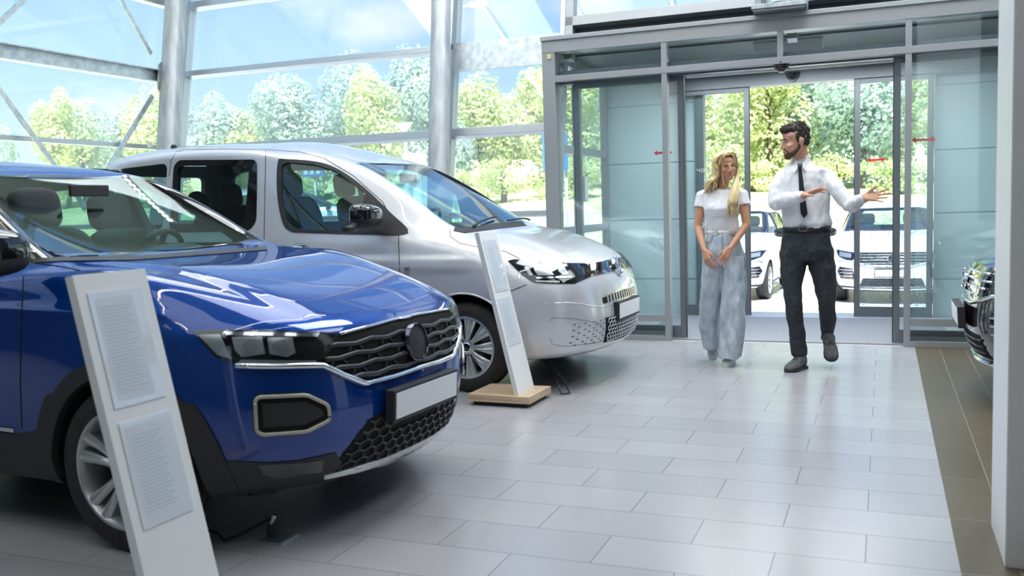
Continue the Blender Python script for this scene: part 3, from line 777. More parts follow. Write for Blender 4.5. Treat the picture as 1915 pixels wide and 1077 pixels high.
def wheel(car, x, y, r, w, kind, side=-1, rimr=None, steer=0.0):
    """side -1: outer face towards -y"""
    rimr = rimr or r * .70
    root = bpy.data.objects.new('wheel', None); COL.objects.link(root); root.parent = car.root
    root.location = (x, y, r); root.rotation_euler = (0, 0, steer)
    sg = side
    A = Matrix.Rotation(-PI / 2 if sg > 0 else PI / 2, 4, 'X')     # local z -> outward
    def L(prof, name, mat, n=48, close=True, sm=40):
        return MB().lathe(prof, A, n, close).build(name, mat, root, sm, local=True)
    h = w / 2
    tp = [(rimr, -h + .01), (rimr + .03, -h), (r - .05, -h), (r - .018, -h + .012), (r, -h + .04), (r, -h + .07), (r - .008, -h + .072), (r - .008, -h + .08), (r, -h + .082), (r, -.006), (r - .008, -.004), (r - .008, .004), (r, .006), (r, h - .082), (r - .008, h - .08), (r - .008, h - .072), (r, h - .07), (r, h - .04), (r - .018, h - .012), (r - .05, h), (rimr + .03, h), (rimr + .004, h - .008), (rimr - .004, h - .03)]
    L(tp, 'tyre', M_tyre, 64)
    L([(rimr + .004, h - .006), (rimr - .010, h - .004), (rimr - .022, h - .03), (rimr - .03, -h + .05), (rimr - .02, -h + .05), (rimr, h - .03)], 'rim', M_rim, 64)
    L([(.001, -.02), (rimr - .03, -.02), (rimr - .03, -.03), (.001, -.03)], 'brake_backing', M_dark, 32)
    L([(.05, .0), (rimr * .72, .0), (rimr * .72, -.012), (.05, -.012)], 'brake_disc', pm('brake_disc', (.25, .25, .26), .3, .9), 40)
    mb = MB()
    def spoke(a, prof, d=0.03):
        # prof: list (radius, half width, height)
        ca, sa = math.cos(a), math.sin(a); V = []
        for (rr, hw, z) in prof:
            for s_, dz in ((-1, -d), (-1, 0), (-.35, .010), (.35, .010), (1, 0), (1, -d)):
                V.append(A @ Vector((rr * ca - s_ * hw * sa, rr * sa + s_ * hw * ca, z + dz)))
        F = []
        for k in range(len(prof) - 1):
            for i in range(5): F.append((k * 6 + i, k * 6 + i + 1, (k + 1) * 6 + i + 1, (k + 1) * 6 + i))
        mb.add(V, F)
    out = h - .028
    if kind == 'alloy5':
        for k in range(5):
            a0 = 2 * PI * k / 5 + .25
            for s_ in (-1, 1):
                # each spoke of a pair fans outward
                ca = a0 + s_ * .13
                mb2 = []
                prof = [(.055, .020, out - .012), (.11, .017, out - .008), (rimr * .72, .021, out - .002), (rimr - .012, .028, out + .012)]
                spoke(ca + s_ * .06, prof, .035)
    elif kind == 'cover10':
        for k in range(9):
            a0 = 2 * PI * k / 9
            for s_ in (-1, 1):
                spoke(a0 + s_ * .105, [(.060, .010, out - .0), (.10, .013, out + .008), (rimr * .75, .021, out + .006), (rimr - .006, .029, out + .004)], .022)
            spoke(a0, [(.060, .006, out - .008), (rimr * .8, .008, out - .006), (rimr - .006, .009, out)], .02)
    else:
        for k in range(7):
            spoke(2 * PI * k / 7, [(.055, .020, out - .012), (.12, .018, out - .004), (rimr * .8, .026, out), (rimr - .01, .036, out + .01)], .035)
    mb.build('spokes', M_rim if kind != 'dark' else M_blackpl, root, 35, local=True)
    L([(.001, out + .006), (.034, out + .004), (.06, out - .006), (.066, out - .03), (.001, out - .04)], 'hub', M_rim, 32)
    L([(.001, out + .012), (.026, out + .010), (.029, out + .004), (.001, out + .002)], 'centre_cap', M_gloss, 32)
    if kind == 'cover10': L([(.029, out + .010), (.032, out + .012), (.035, out + .010), (.035, out + .004), (.029, out + .004)], 'cap_ring', M_chrome, 32)
    return root

def seat(car, x, y, z, name='front_seat', h=.62, mat=None, w=.25):
    mat = mat or M_cabin
    r = bpy.data.objects.new(name, None); COL.objects.link(r); r.parent = car.root; r.location = (x, y, z)
    def pad(nm, c, s, rot, mt):
        M = Matrix.Rotation(rot, 4, 'Y')
        mb = MB(); mb.ball((0, 0, 0), (1, 1, 1), 20, 14)
        vs = []
        for v in mb.v:
            q = Vector([math.copysign(abs(t) ** .55, t) for t in v]); q = Vector((q.x * s[0], q.y * s[1], q.z * s[2])); vs.append(Vector(c) + M @ q)
        mb.v = [tuple(v) for v in vs]; return mb.build(nm, mt, r, True, local=True)
    pad('seat_cushion', (.12, 0, .06), (.26, w, .08), -.06, mat)
    pad('backrest', (-.16, 0, .10 + h * .42), (.06, w, h * .44), -.22, mat)
    pad('headrest', (-.29, 0, .10 + h * 1.0), (.05, .135, .105), -.12, mat)
    mb = MB()
    for s_ in (-1, 1): mb.cyl((-.27, s_ * .06, h * .8), (-.28, s_ * .06, h * .98), .007, n=8)
    mb.build('headrest_posts', M_chrome, r, True, local=True)
    return r

def hexmesh(car, name, inside, y0, y1, z0, z1, s_, mat, r=.0045, off=-.002, parent=None, xsq=1.5, mode='front'):
    """honeycomb bars lying on the nose, kept where inside(y, z)"""
    mb = MB(); a = s_ * xsq; hgt = s_; done = set()
    rows = int((z1 - z0) / (hgt * .75)) + 2; cols = int((y1 - y0) / a) + 2
    for j in range(rows):
        for i in range(cols):
            cy = y0 + i * a + (a / 2 if j % 2 else 0); cz = z0 + j * hgt * .75
            c = [(cy + a / 2 * math.sin(t) , cz + hgt / 2 * math.cos(t)) for t in [k * PI / 3 for k in range(6)]]
            c = [(cy, cz + hgt / 2), (cy + a / 2, cz + hgt / 4), (cy + a / 2, cz - hgt / 4), (cy, cz - hgt / 2), (cy - a / 2, cz - hgt / 4), (cy - a / 2, cz + hgt / 4)]
            for k in range(6):
                p, q = c[k], c[(k + 1) % 6]; key = tuple(sorted((tuple(np.round(p, 3)), tuple(np.round(q, 3)))))
                if key in done: continue
                done.add(key)
                if inside(*p) and inside(*q):
                    P0, n0 = car.hit(p, mode); P1, n1 = car.hit(q, mode)
                    mb.tube([P0 + n0 * off, P1 + n1 * off], r, 5)
    if mb.v: return mb.build(name, mat, parent or car.root, False, local=True)
def inpoly(poly):
    def f(x, y):
        c = False
        for i in range(len(poly)):
            a, b = poly[i], poly[i - 1]
            if (a[1] > y) != (b[1] > y) and x < (b[0] - a[0]) * (y - a[1]) / (b[1] - a[1]) + a[0]: c = not c
        return c
    return f
def prismcut(poly, axis, a, b, mat):
    """cutter: outline (x,z) extruded along y, or (y,z) along x"""
    if axis == 'y': mb = MB().prism([(p[0], 0, p[1]) for p in poly], (0, a, 0), (0, b, 0))
    else: mb = MB().prism([(0, p[0], p[1]) for p in poly], (a, 0, 0), (b, 0, 0))
    me = mb.mesh(); me.materials.append(mat); return me
def cylcut(x, r, y0, y1, mat, z=None):
    me = MB().cyl((x, y0, z if z is not None else r), (x, y1, z if z is not None else r), r, n=56).mesh(); me.materials.append(mat); return me
def shrink(me, d):
    bm = bmesh.new(); bm.from_mesh(me); bm.normal_update()
    for v in bm.verts: v.co -= v.normal * d
    m2 = bpy.data.meshes.new('inner'); bm.to_mesh(m2); bm.free(); return m2
def body_with_cabin(car, mats, wheels, arch_r, cabin_box, cuts, wall=.045):
    """cut cabin, wheel wells and window openings out of the skin"""
    inner = shrink(car.surf, wall)
    x0, x1, z0 = cabin_box
    # cabin = inner skin kept inside the cabin box
    o = bpy.data.objects.new('t', inner); COL.objects.link(o)
    apply_mods(o, [('REMESH', dict(mode='VOXEL', voxel_size=.03)), ('SMOOTH', dict(factor=.5, iterations=4))])
    inner = o.data; inner.materials.clear(); inner.materials.append(mats[1])
    inner.polygons.foreach_set('material_index', [0] * len(inner.polygons))
    bx = MB().box(x0, x1, -2, 2, z0, 3).mesh(); bx.materials.append(mats[1]); b = bpy.data.objects.new('tb', bx); COL.objects.link(b)
    md = o.modifiers.new('b', 'BOOLEAN'); md.operation = 'INTERSECT'; md.solver = 'EXACT'; md.object = b
    dg = bpy.context.evaluated_depsgraph_get(); cab = bpy.data.meshes.new_from_object(o.evaluated_get(dg))
    bpy.data.objects.remove(o); bpy.data.objects.remove(b)
    cs = [cab]
    for (x, r) in wheels:
        for y0, y1 in ((-1.2, -.58), (.58, 1.2)): cs.append(cylcut(x, arch_r, y0, y1, mats[2], z=r))
    cs += cuts
    return bool_cut(car.surf.copy(), cs, mats)

def flat_mode(px, pz, tilt):
    """projection square onto a windscreen plane: p = (y, distance up the slope)"""
    dx, dz = math.cos(tilt), math.sin(tilt)
    def f(p):
        q = Vector((px - dx * p[1], p[0], pz + dz * p[1])); n = Vector((dz, 0, dx)); return q + n * .6, -n
    return f
def grow(poly, d):
    P = np.array(poly, float); c = P.mean(0); out = []
    n = len(P)
    for i in range(n):
        t = P[(i + 1) % n] - P[i - 1]; nn = np.array([t[1], -t[0]]); nn /= np.linalg.norm(nn) + 1e-9
        if nn @ (P[i] - c) < 0: nn = -nn
        out.append(tuple(P[i] + nn * d))
    return out
def ring(cx, cz, r0, r1, a0, a1, n=40, ex=None):
    o = [(cx + (r1 + (ex(a0 + (a1 - a0) * k / n) if ex else 0)) * math.cos(a0 + (a1 - a0) * k / n), cz + (r1 + (ex(a0 + (a1 - a0) * k / n) if ex else 0)) * math.sin(a0 + (a1 - a0) * k / n)) for k in range(n + 1)]
    i = [(cx + r0 * math.cos(a0 + (a1 - a0) * k / n), cz + r0 * math.sin(a0 + (a1 - a0) * k / n)) for k in range(n, -1, -1)]
    return o + i
def mirror_pod(car, x, y, z, mat_top, mat_base, sx=.075, sy=.115, sz=.085, side=-1):
    r = bpy.data.objects.new('door_mirror', None); COL.objects.link(r); r.parent = car.root; r.location = (x, y * -side, z)
    def pod(a, b, sc):
        mb = MB(); mb.ball((0, 0, 0), (1, 1, 1), 28, 16); vs = []
        for v in mb.v:
            q = [math.copysign(abs(t) ** .62, t) for t in v]
            taper = 1 - .18 * (q[1] * side)
            vs.append((q[0] * sx * sc * (1.0 if q[0] > 0 else .55), q[1] * sy * sc, max(a, min(b, q[2])) * sz * sc * taper))
        mb.v = vs; return mb
    pod(-.25, 1, 1).build('mirror_cap', mat_top, r, 50, local=True)
    pod(-1, -.22, .985).build('mirror_shell', mat_base, r, 50, local=True)
    mb = MB(); mb.box(-.045, -.043, -sy * .82, sy * .82, -sz * .7, sz * .7); mb.build('mirror_glass', M_chrome, r, local=True)
    mb = MB(); mb.tube([(0, -side * sy * .6, -sz * .55), (.01, -side * (sy + .05), -sz * .9), (.02, -side * (sy + .13), -sz * 1.0)], [.035, .03, .035], 10, flat=.6); mb.build('mirror_arm', mat_base, r, True, local=True)
    return r
# ---- blue crossover
def suv_grid():
    s = []
    s.append([(.50,0,.20),(.72,0,.215),(.80,0,.36),(.835,0,.50),(.825,0,.63),(.81,0,.75),(.775,0,.855),(.66,0,.925),(.10,0,1.075),(-.60,0,1.135),(-1.05,0,1.37),(-1.42,0,1.575),(-1.75,0,1.645),(-1.95,0,1.665)])
    s.append([(.48,.36,.20),(.69,.36,.22),(.77,.37,.36),(.80,.38,.50),(.795,.38,.63),(.775,.38,.75),(.745,.38,.86),(.63,.38,.93),(.08,.39,1.085),(-.57,.40,1.14),(-1.02,.37,1.37),(-1.39,.33,1.57),(-1.74,.28,1.64),(-2.05,0,1.667)])
    s.append([(.40,.62,.215),(.57,.63,.24),(.655,.65,.36),(.69,.66,.50),(.69,.66,.63),(.675,.66,.75),(.645,.65,.865),(.53,.64,.935),(.02,.64,1.10),(-.54,.63,1.145),(-.97,.58,1.37),(-1.34,.52,1.563),(-1.72,.45,1.63),(-2.15,0,1.668)])
    s.append([(.30,.76,.23),(.38,.80,.25),(.45,.83,.36),(.48,.84,.50),(.475,.84,.63),(.455,.83,.75),(.42,.80,.87),(.33,.76,.945),(-.08,.75,1.115),(-.50,.73,1.14),(-.93,.67,1.37),(-1.31,.60,1.55),(-1.72,.54,1.612),(-2.25,0,1.669)])
    s.append([(.10,.83,.24),(.14,.86,.26),(.20,.89,.36),(.22,.90,.50),(.22,.90,.63),(.20,.895,.75),(.17,.87,.88),(.12,.82,.98),(-.20,.79,1.11),(-.62,.775,1.13),(-1.02,.70,1.37),(-1.42,.63,1.54),(-1.78,.58,1.60),(-2.35,0,1.669)])
    s.append([(-.08,.85,.24),(-.06,.88,.26),(-.05,.905,.36),(-.05,.91,.50),(-.05,.91,.63),(-.06,.905,.76),(-.08,.885,.90),(-.12,.85,1.0),(-.38,.815,1.10),(-.76,.80,1.12),(-1.18,.72,1.36),(-1.55,.65,1.53),(-1.86,.60,1.60),(-2.45,0,1.668)])
    s.append([(-.48,.84,.24),(-.48,.87,.26),(-.48,.895,.36),(-.48,.89,.50),(-.48,.89,.63),(-.48,.90,.78),(-.50,.89,.92),(-.53,.86,1.02),(-.68,.835,1.08),(-.98,.82,1.11),(-1.34,.735,1.36),(-1.68,.665,1.53),(-1.95,.61,1.60),(-2.52,0,1.667)])
    for x, dx in ((-1.1, (0,0,0,0,0,0,0,0,-.05,-.25,-.5,-.75,-.98)), (-1.9, (0,0,0,0,0,0,0,0,0,-.05,-.15,-.25,-.4))):
        ys = (.84,.87,.89,.88,.885,.90,.895,.872,.85,.832,.752,.678,.62); zs = (.24,.26,.36,.50,.63,.78,.92,1.02,1.085,1.12,1.36,1.53,1.60)
        s.append([(x + d, y, z) for d, y, z in zip(dx, ys, zs)] + [(-2.6 if x > -1.5 else -2.7, 0, 1.662)])
    s.append([(-2.65,.84,.24),(-2.65,.87,.26),(-2.65,.905,.36),(-2.65,.91,.50),(-2.65,.91,.63),(-2.65,.905,.78),(-2.65,.895,.92),(-2.65,.87,1.02),(-2.65,.85,1.10),(-2.62,.82,1.17),(-2.6,.74,1.36),(-2.6,.66,1.51),(-2.62,.60,1.58),(-2.85,0,1.645)])
    s.append([(-3.15,.72,.26),(-3.25,.76,.28),(-3.28,.78,.38),(-3.3,.78,.50),(-3.3,.78,.63),(-3.28,.78,.78),(-3.24,.77,.92),(-3.18,.76,1.02),(-3.12,.75,1.08),(-3.08,.73,1.17),(-2.95,.66,1.36),(-2.86,.58,1.5),(-2.82,.5,1.56),(-2.95,0,1.63)])
    s.append([(-3.3,0,.26),(-3.4,0,.28),(-3.42,0,.38),(-3.44,0,.50),(-3.44,0,.63),(-3.42,0,.78),(-3.38,0,.92),(-3.32,0,1.02),(-3.28,0,1.09),(-3.22,0,1.17),(-3.08,0,1.36),(-2.99,0,1.52),(-2.96,0,1.58),(-3.02,0,1.61)])
    return s
def sstep(a, b, x):
    t = min(1, max(0, (x - a) / (b - a))); return t * t * (3 - 2 * t)
def suv_warp(p):
    x, y, z = p
    if x > -.62 and z > .86 and x < .72:                         # raised centre of the bonnet between two creases
        yl = .66 - .17 * (x + .6) / 1.3; k = sstep(yl + .035, yl - .035, abs(y)) * sstep(.72, .5, x) * sstep(-.62, -.45, x)
        z += .016 * k
    if abs(y) > .8 and .80 < z < 1.03 and x < .3:                 # shoulder crease
        y += math.copysign(.010 * math.exp(-((z - .955) / .022) ** 2), y)
    return (x, y, z)
M_blue = pm('blue_metallic_paint', (.0003, .044, .27), .3, .35, Coat_Weight=1.0, Coat_Roughness=.01, Coat_IOR=1.65, Specular_IOR_Level=.0)
def suvmat(u, v): return 4 if 9.0 <= v < 11 else (3 if v < 1.3 else 0)
SUV_WS = rounded([(-.665, .015), (.665, .015), (.535, .835), (-.535, .835)], .08)
SUV_SIDE = [rounded([(-.80,1.165),(-1.12,1.40),(-1.42,1.515),(-1.52,1.52),(-1.50,1.165)], .05), rounded([(-1.60,1.165),(-1.62,1.525),(-2.20,1.505),(-2.42,1.46),(-2.44,1.19)], .05)]
def windscreen_cut(poly, mat, tilt, px, pz):
    dx, dz = math.cos(tilt), math.sin(tilt); n = Vector((dz, 0, dx))
    me = MB().prism([(px - dx * q, y, pz + dz * q) for y, q in poly], n * -.33, n * .40).mesh(); me.materials.append(mat); return me
T31 = math.radians(30.5)
def suv_body(car, paint, pillar):
    cuts = [prismcut(q, 'y', -1.2, 1.2, M_blackpl) for q in SUV_SIDE] + [windscreen_cut(SUV_WS, M_blackpl, T31, -.62, 1.155), prismcut(rounded([(-.5,1.2),(.5,1.2),(.44,1.48),(-.44,1.48)], .06), 'x', -4, -2.6, M_blackpl)]
    me = body_with_cabin(car, [paint, M_cabin, M_dark, M_blackpl, pillar], ((0, .334), (-2.59, .334)), .378, (-3.1, -.42, .42), cuts)
    link('body', me, None, car.root, 35, local=True)
    fm = flat_mode(-.62, 1.155, T31)
    car.patch('windscreen', grow(SUV_WS, .012), M_carglass, off=-.006, thick=.004, mode=fm, fit=True)
    for q in SUV_SIDE: car.patch('side_window', grow(q, .012), M_carglass2 if q is SUV_SIDE[1] else M_carglass, off=-.012, thick=.004, mode='side', mirror=True)
blue = Car('blue_crossover_car', (-2.67, -.752, 0), -.06, suv_grid(), 'blue crossover car in the foreground with dark grille and silver lip', rowmat=suvmat, warp=suv_warp)
suv_body(blue, M_blue, M_gloss)
B = blue; G_ = blue.root
# cladding
AR = lambda a: .012 * abs(math.cos(a)) + (.03 if abs(math.cos(a)) > .75 else 0)
B.patch('arch_cladding', ring(0, .334, .374, .437, -.30, PI + .30, ex=AR), M_blackpl, off=.010, thick=.03, mode='side', mirror=True, step=.035)
B.patch('arch_cladding', ring(-2.59, .334, .374, .437, -.30, PI + .30, ex=AR), M_blackpl, off=.010, thick=.03, mode='side', mirror=True, step=.035)
B.patch('sill_cladding', [(-.42,.25),(-.46,.46),(-.62,.435),(-2.0,.435),(-2.15,.46),(-2.18,.25)], M_blackpl, off=.008, thick=.02, mode='side', mirror=True)
B.patch('sill_trim', [(-.60,.442),(-.60,.458),(-2.02,.458),(-2.02,.442)], M_chrome, off=.012, thick=.012, mode='side', mirror=True, step=.05)
B.patch('bumper_corner_cladding', [(372,790),(396,822),(415,861),(500,865),(560,861),(628,846),(640,868),(608,892),(520,916),(415,941),(398,935),(392,860)], M_blackpl, off=.006, thick=.02, mirror=True, step=9)
B.patch('bumper_recess', [(484,868),(560,864),(604,858),(600,880),(520,893),(492,884)], M_gloss, off=.008, thick=.006, mirror=True, step=9)
# lower grille
lg = B.sym([(812,762),(750,762),(720,768),(690,784),(668,812),(630,862),(612,884),(680,872),(768,846),(826,812)])
lgy = [p for p in lg]
B.patch('lower_grille', lg, M_dark, off=.003, thick=.012, mode='front', step=.03)
ins = inpoly(lg)
hexmesh(B, 'grille_mesh', ins, -.62, .62, .22, .55, .050, M_slat, r=.0065, off=.006, xsq=1.35)
B.patch('skid_plate', B.sym([(822,816),(768,850),(680,876),(604,893),(604,886),(680,864),(768,836),(824,800)][::1]), M_satin, off=.012, thick=.02, mode='front', step=.02)
# silver lip in two halves as one strip
lip = B.path([(603,890),(640,883),(700,869),(768,842),(815,815)])
LP = [(p.x, p.y, p.z) for p in lip]; LP = LP + [(x, -y, z) for x, y, z in reversed(LP)]
# upper grille
ug_half = [(770,592),(736,599),(700,609),(664,618),(630,627),(612,650),(600,684),(640,703),(682,719),(735,706),(782,692)]
ug = B.sym(ug_half)
B.patch('upper_grille', ug, M_dark, off=.003, thick=.012, mode='front', step=.03)
ing = inpoly(ug); ys_ = [p[0] for p in ug]; zs_ = [p[1] for p in ug]
def gl(zf, name, r, mat, y0=-.62, y1=.62, off=.012, flat=1.0):
    seg = []; cur = []
    n = 80
    for k in range(n + 1):
        y = y0 + (y1 - y0) * k / n; z = zf(y)
        if ing(y, z): cur.append((y, z))
        elif len(cur) > 2: seg.append(cur); cur = []
        else: cur = []
    if len(cur) > 2: seg.append(cur)
    if seg: B.line(name, seg, mat, r=r, mode='front', off=off, flat=flat, step=.03)
for k, z0 in enumerate((.655, .70, .745, .79)):
    gl(lambda y, z0=z0, k=k: z0 + .010 * abs(((y * 5.2 + (k % 2) * .5) % 1.0) * 2 - 1) + .03 * (abs(y) > 9), 'grille_slat', .0055, M_slat, flat=1.9)
for k, z0 in enumerate((.655, .70, .745)):
    conn = []
    for i in range(-3, 4):
        for s_ in (-1, 1):
            y = (i + (k % 2) * .5) / 5.2 * 1.0 + s_ * .03
            if ing(y, z0 + .02): conn.append([(y + s_ * .012, z0 + .012), (y - s_ * .012, z0 + .045)])
    for o_ in B.line('grille_mesh', conn, M_slat, r=.006, mode='front', off=.006, step=.03): tag(o_, kind='stuff')
B.line('chrome_strip', [B.sym([(772,690),(735,703),(682,717),(640,701),(602,683),(560,684),(500,685),(441,684)][::-1])], M_chrome, r=.014, mode='front', off=.009, flat=.9, step=.03)
B.line('grille_top_strip', [B.sym([(770,592),(736,598),(700,608),(664,617),(634,625)][::-1])], M_chrome, r=.0075, mode='front', off=.006, step=.03)
# emblem: plain dark disc with ring
def disc(car, name, c, r, mat, off, rim=None, tilt=-.12, ry=1.0, parent=None):
    co, n = car.hit(c, 'front'); co = Vector((co.x + off, co.y, co.z)); A = Matrix.Translation(co) @ Matrix.Rotation(PI / 2 + tilt, 4, 'Y')
    o = MB().lathe([(.0005, 0), (r * .93, 0), (r * .93, .012), (r * .6, .016), (.0005, .018)], A, 40).build(name, mat, parent or car.root, 40, local=True)
    if rim: MB().lathe([(r * .92, -.01), (r * .90, .014), (r * .95, .022), (r, .016), (r, -.01)], A, 48, True).build(name + '_rim', rim, o, 40, local=True)
    return o
disc(B, 'emblem', (0, .745), .083, M_blackpl, .012, rim=pm('dark_chrome', (.16, .14, .2), .15, 1.0))
# number plate
def plate(car, x, z, name='number_plate', tilt=0.06, w=.26, h=.055, parent=None):
    r = bpy.data.objects.new(name, None); COL.objects.link(r); r.parent = parent or car.root; r.location = (x, 0, z); r.rotation_euler = (0, tilt, 0)
    MB().box(-.045, 0, -w - .012, w + .012, -h - .016, h + .012).build('plate_holder', M_blackpl, r, bevel=.004, local=True)
    MB().box(0, .003, -w, w, -h, h).build('plate', M_plate, r, bevel=.002, local=True)
    return r
pl = plate(B, .878, .515)
for k in range(3):
    t = text('holder_lettering', ('AUTOCITY', 'motors', 'service')[k], (0, 0, 0), .013, pm('grey_print', (.35, .36, .38), .5)) if False else None
# headlamps
hl = [(361,621),(385,617),(480,618),(600,621),(636,625),(618,650),(600,681),(560,683),(440,682),(404,668)]
for sgn_parent in (0,):
    h = B.patch('headlamp', hl, M_gloss, off=.002, thick=.01, mirror=True, step=9)
    def hpatch(nm, pts, mat, off, st=7): 
        for o_, m_ in zip(h, (False, True)): B.patch(nm, pts, mat, off=off, thick=.008, parent=o_, step=st, only_mirror=m_)
    hpatch('reflector', [(434,632),(490,630),(496,662),(452,668),(440,655)], M_reflector, .008)
    hpatch('reflector', [(500,632),(546,632),(552,660),(536,668),(504,662)], M_reflector, .008)
    hpatch('side_reflector', [(371,627),(412,626),(434,672),(408,664)], M_satin, .006)
    hpatch('light_strip', [(420,622),(596,625),(592,631),(424,628)], M_chrome, .010)
    hpatch('light_strip', [(452,673),(590,674),(588,681),(444,680)], M_satin, .010)
    hpatch('lamp_ring', spl_outline([(462,640),(474,637),(482,648),(474,660),(460,657),(455,647)], 4), M_lens, .014, 4)
    hpatch('lamp_ring', spl_outline([(516,640),(528,637),(538,648),(530,660),(514,657),(509,647)], 4), M_lens, .014, 4)
    hpatch('lamp_cover', grow(hl, -1.5), M_lens, .016, 9)
# fog lamp surrounds
fo = [(477,749),(484,742),(572,738),(612,757),(615,784),(572,806),(492,812),(480,806)]
f_ = B.patch('fog_lamp_recess', rounded(fo, 6), M_dark, off=.004, thick=.01, mirror=True, step=8)
B.line('fog_lamp_surround', [rounded(fo, 8) + [rounded(fo, 8)[0]]], pm('champagne_trim', (.50, .49, .42), .35, .6), r=.0085, mirror=True, off=.008)
B.patch('fog_lamp_insert', rounded(grow(fo, -13), 5), M_blackpl, off=.007, thick=.004, mirror=True, step=8)
B.line('surround_gap', [rounded(grow(fo, 4), 8) + [rounded(grow(fo, 4), 8)[0]]], M_gap, r=.004, mirror=True, off=.001)
# seams
B.line('door_seam', [[(44,516),(39,620),(38,720),(41,800)]], M_gap, r=.003, mirror=True)
B.line('bonnet_seam', [[(64,492),(118,499),(150,506)]], M_gap, r=.003, mirror=True)
B.patch('cowl', [(64,492),(120,489),(250,487),(400,476),(500,468),(497,462),(400,469),(250,480),(120,482),(66,484)], M_blackpl, off=.004, thick=.01, step=9)
mirror_pod(B, -.50, .985, 1.20, M_gloss, M_blackpl, .085, .12, .095, side=1)
mirror_pod(B, -.55, .96, 1.085, M_gloss, M_blackpl, .07, .08, .055, side=-1)
B.line('roof_rail', [[(-1.55,.60),(-1.9,.575),(-2.4,.565),(-2.8,.55)]], M_gloss, r=.018, mode='top', off=.02, mirror=True, step=.08)
for (x, y) in ((0, -.80), (0, .80), (-2.59, -.80), (-2.59, .80)): wheel(B, x, y, .334, .215, 'alloy5', -1 if y < 0 else 1, rimr=.235)
seat(B, -.84, -.31, .68, h=.60); seat(B, -1.10, .37, .66, h=.60)
mb = MB(); 
for s_ in (-.4, 0, .4): mb.ball((-2.0, s_, 1.22), (.07, .13, .09), 14, 10)
mb.build('rear_headrests', M_cabin, B.root, True, local=True)
MB().box(-2.05, -1.85, -.62, .62, .6, 1.12).build('rear_bench', M_cabin, B.root, bevel=.05, local=True)
mb = MB(); mb.prism([(-.50,0,1.10),(-.62,0,1.125),(-.86,0,1.14),(-1.0,0,1.09),(-1.0,0,.7),(-.5,0,.7)], (0,-.72,0), (0,.72,0)); mb.build('dashboard', M_cabin, B.root, bevel=.02, local=True)
MB().ball((-.90, .37, 1.13), (.13, .2, .05), 20, 12).build('instrument_hood', M_cabin, B.root, True, local=True)
A = Matrix.Translation((-1.06, .37, 1.08)) @ Matrix.Rotation(-1.1, 4, 'Y')
st = MB().lathe([(.185 + .016 * math.cos(t), .016 * math.sin(t)) for t in [2 * PI * k / 10 for k in range(10)]], A, 40, True).build('steering_wheel', M_blackpl, B.root, True, local=True)
mb = MB(); mb.bar(A @ Vector((0, -.18, 0)), A @ Vector((0, .18, 0)), .03, .02); mb.bar(A @ Vector((0, 0, 0)), A @ Vector((.18, 0, 0)), .03, .02); mb.ball(A @ Vector((0, 0, 0)), (.06, .06, .06), 12, 8); mb.build('steering_spokes', M_blackpl, st, True, local=True)
MB().box(-1.12, -1.10, -.12, .12, 1.44, 1.50).build('rear_view_mirror', M_blackpl, B.root, bevel=.008, local=True)
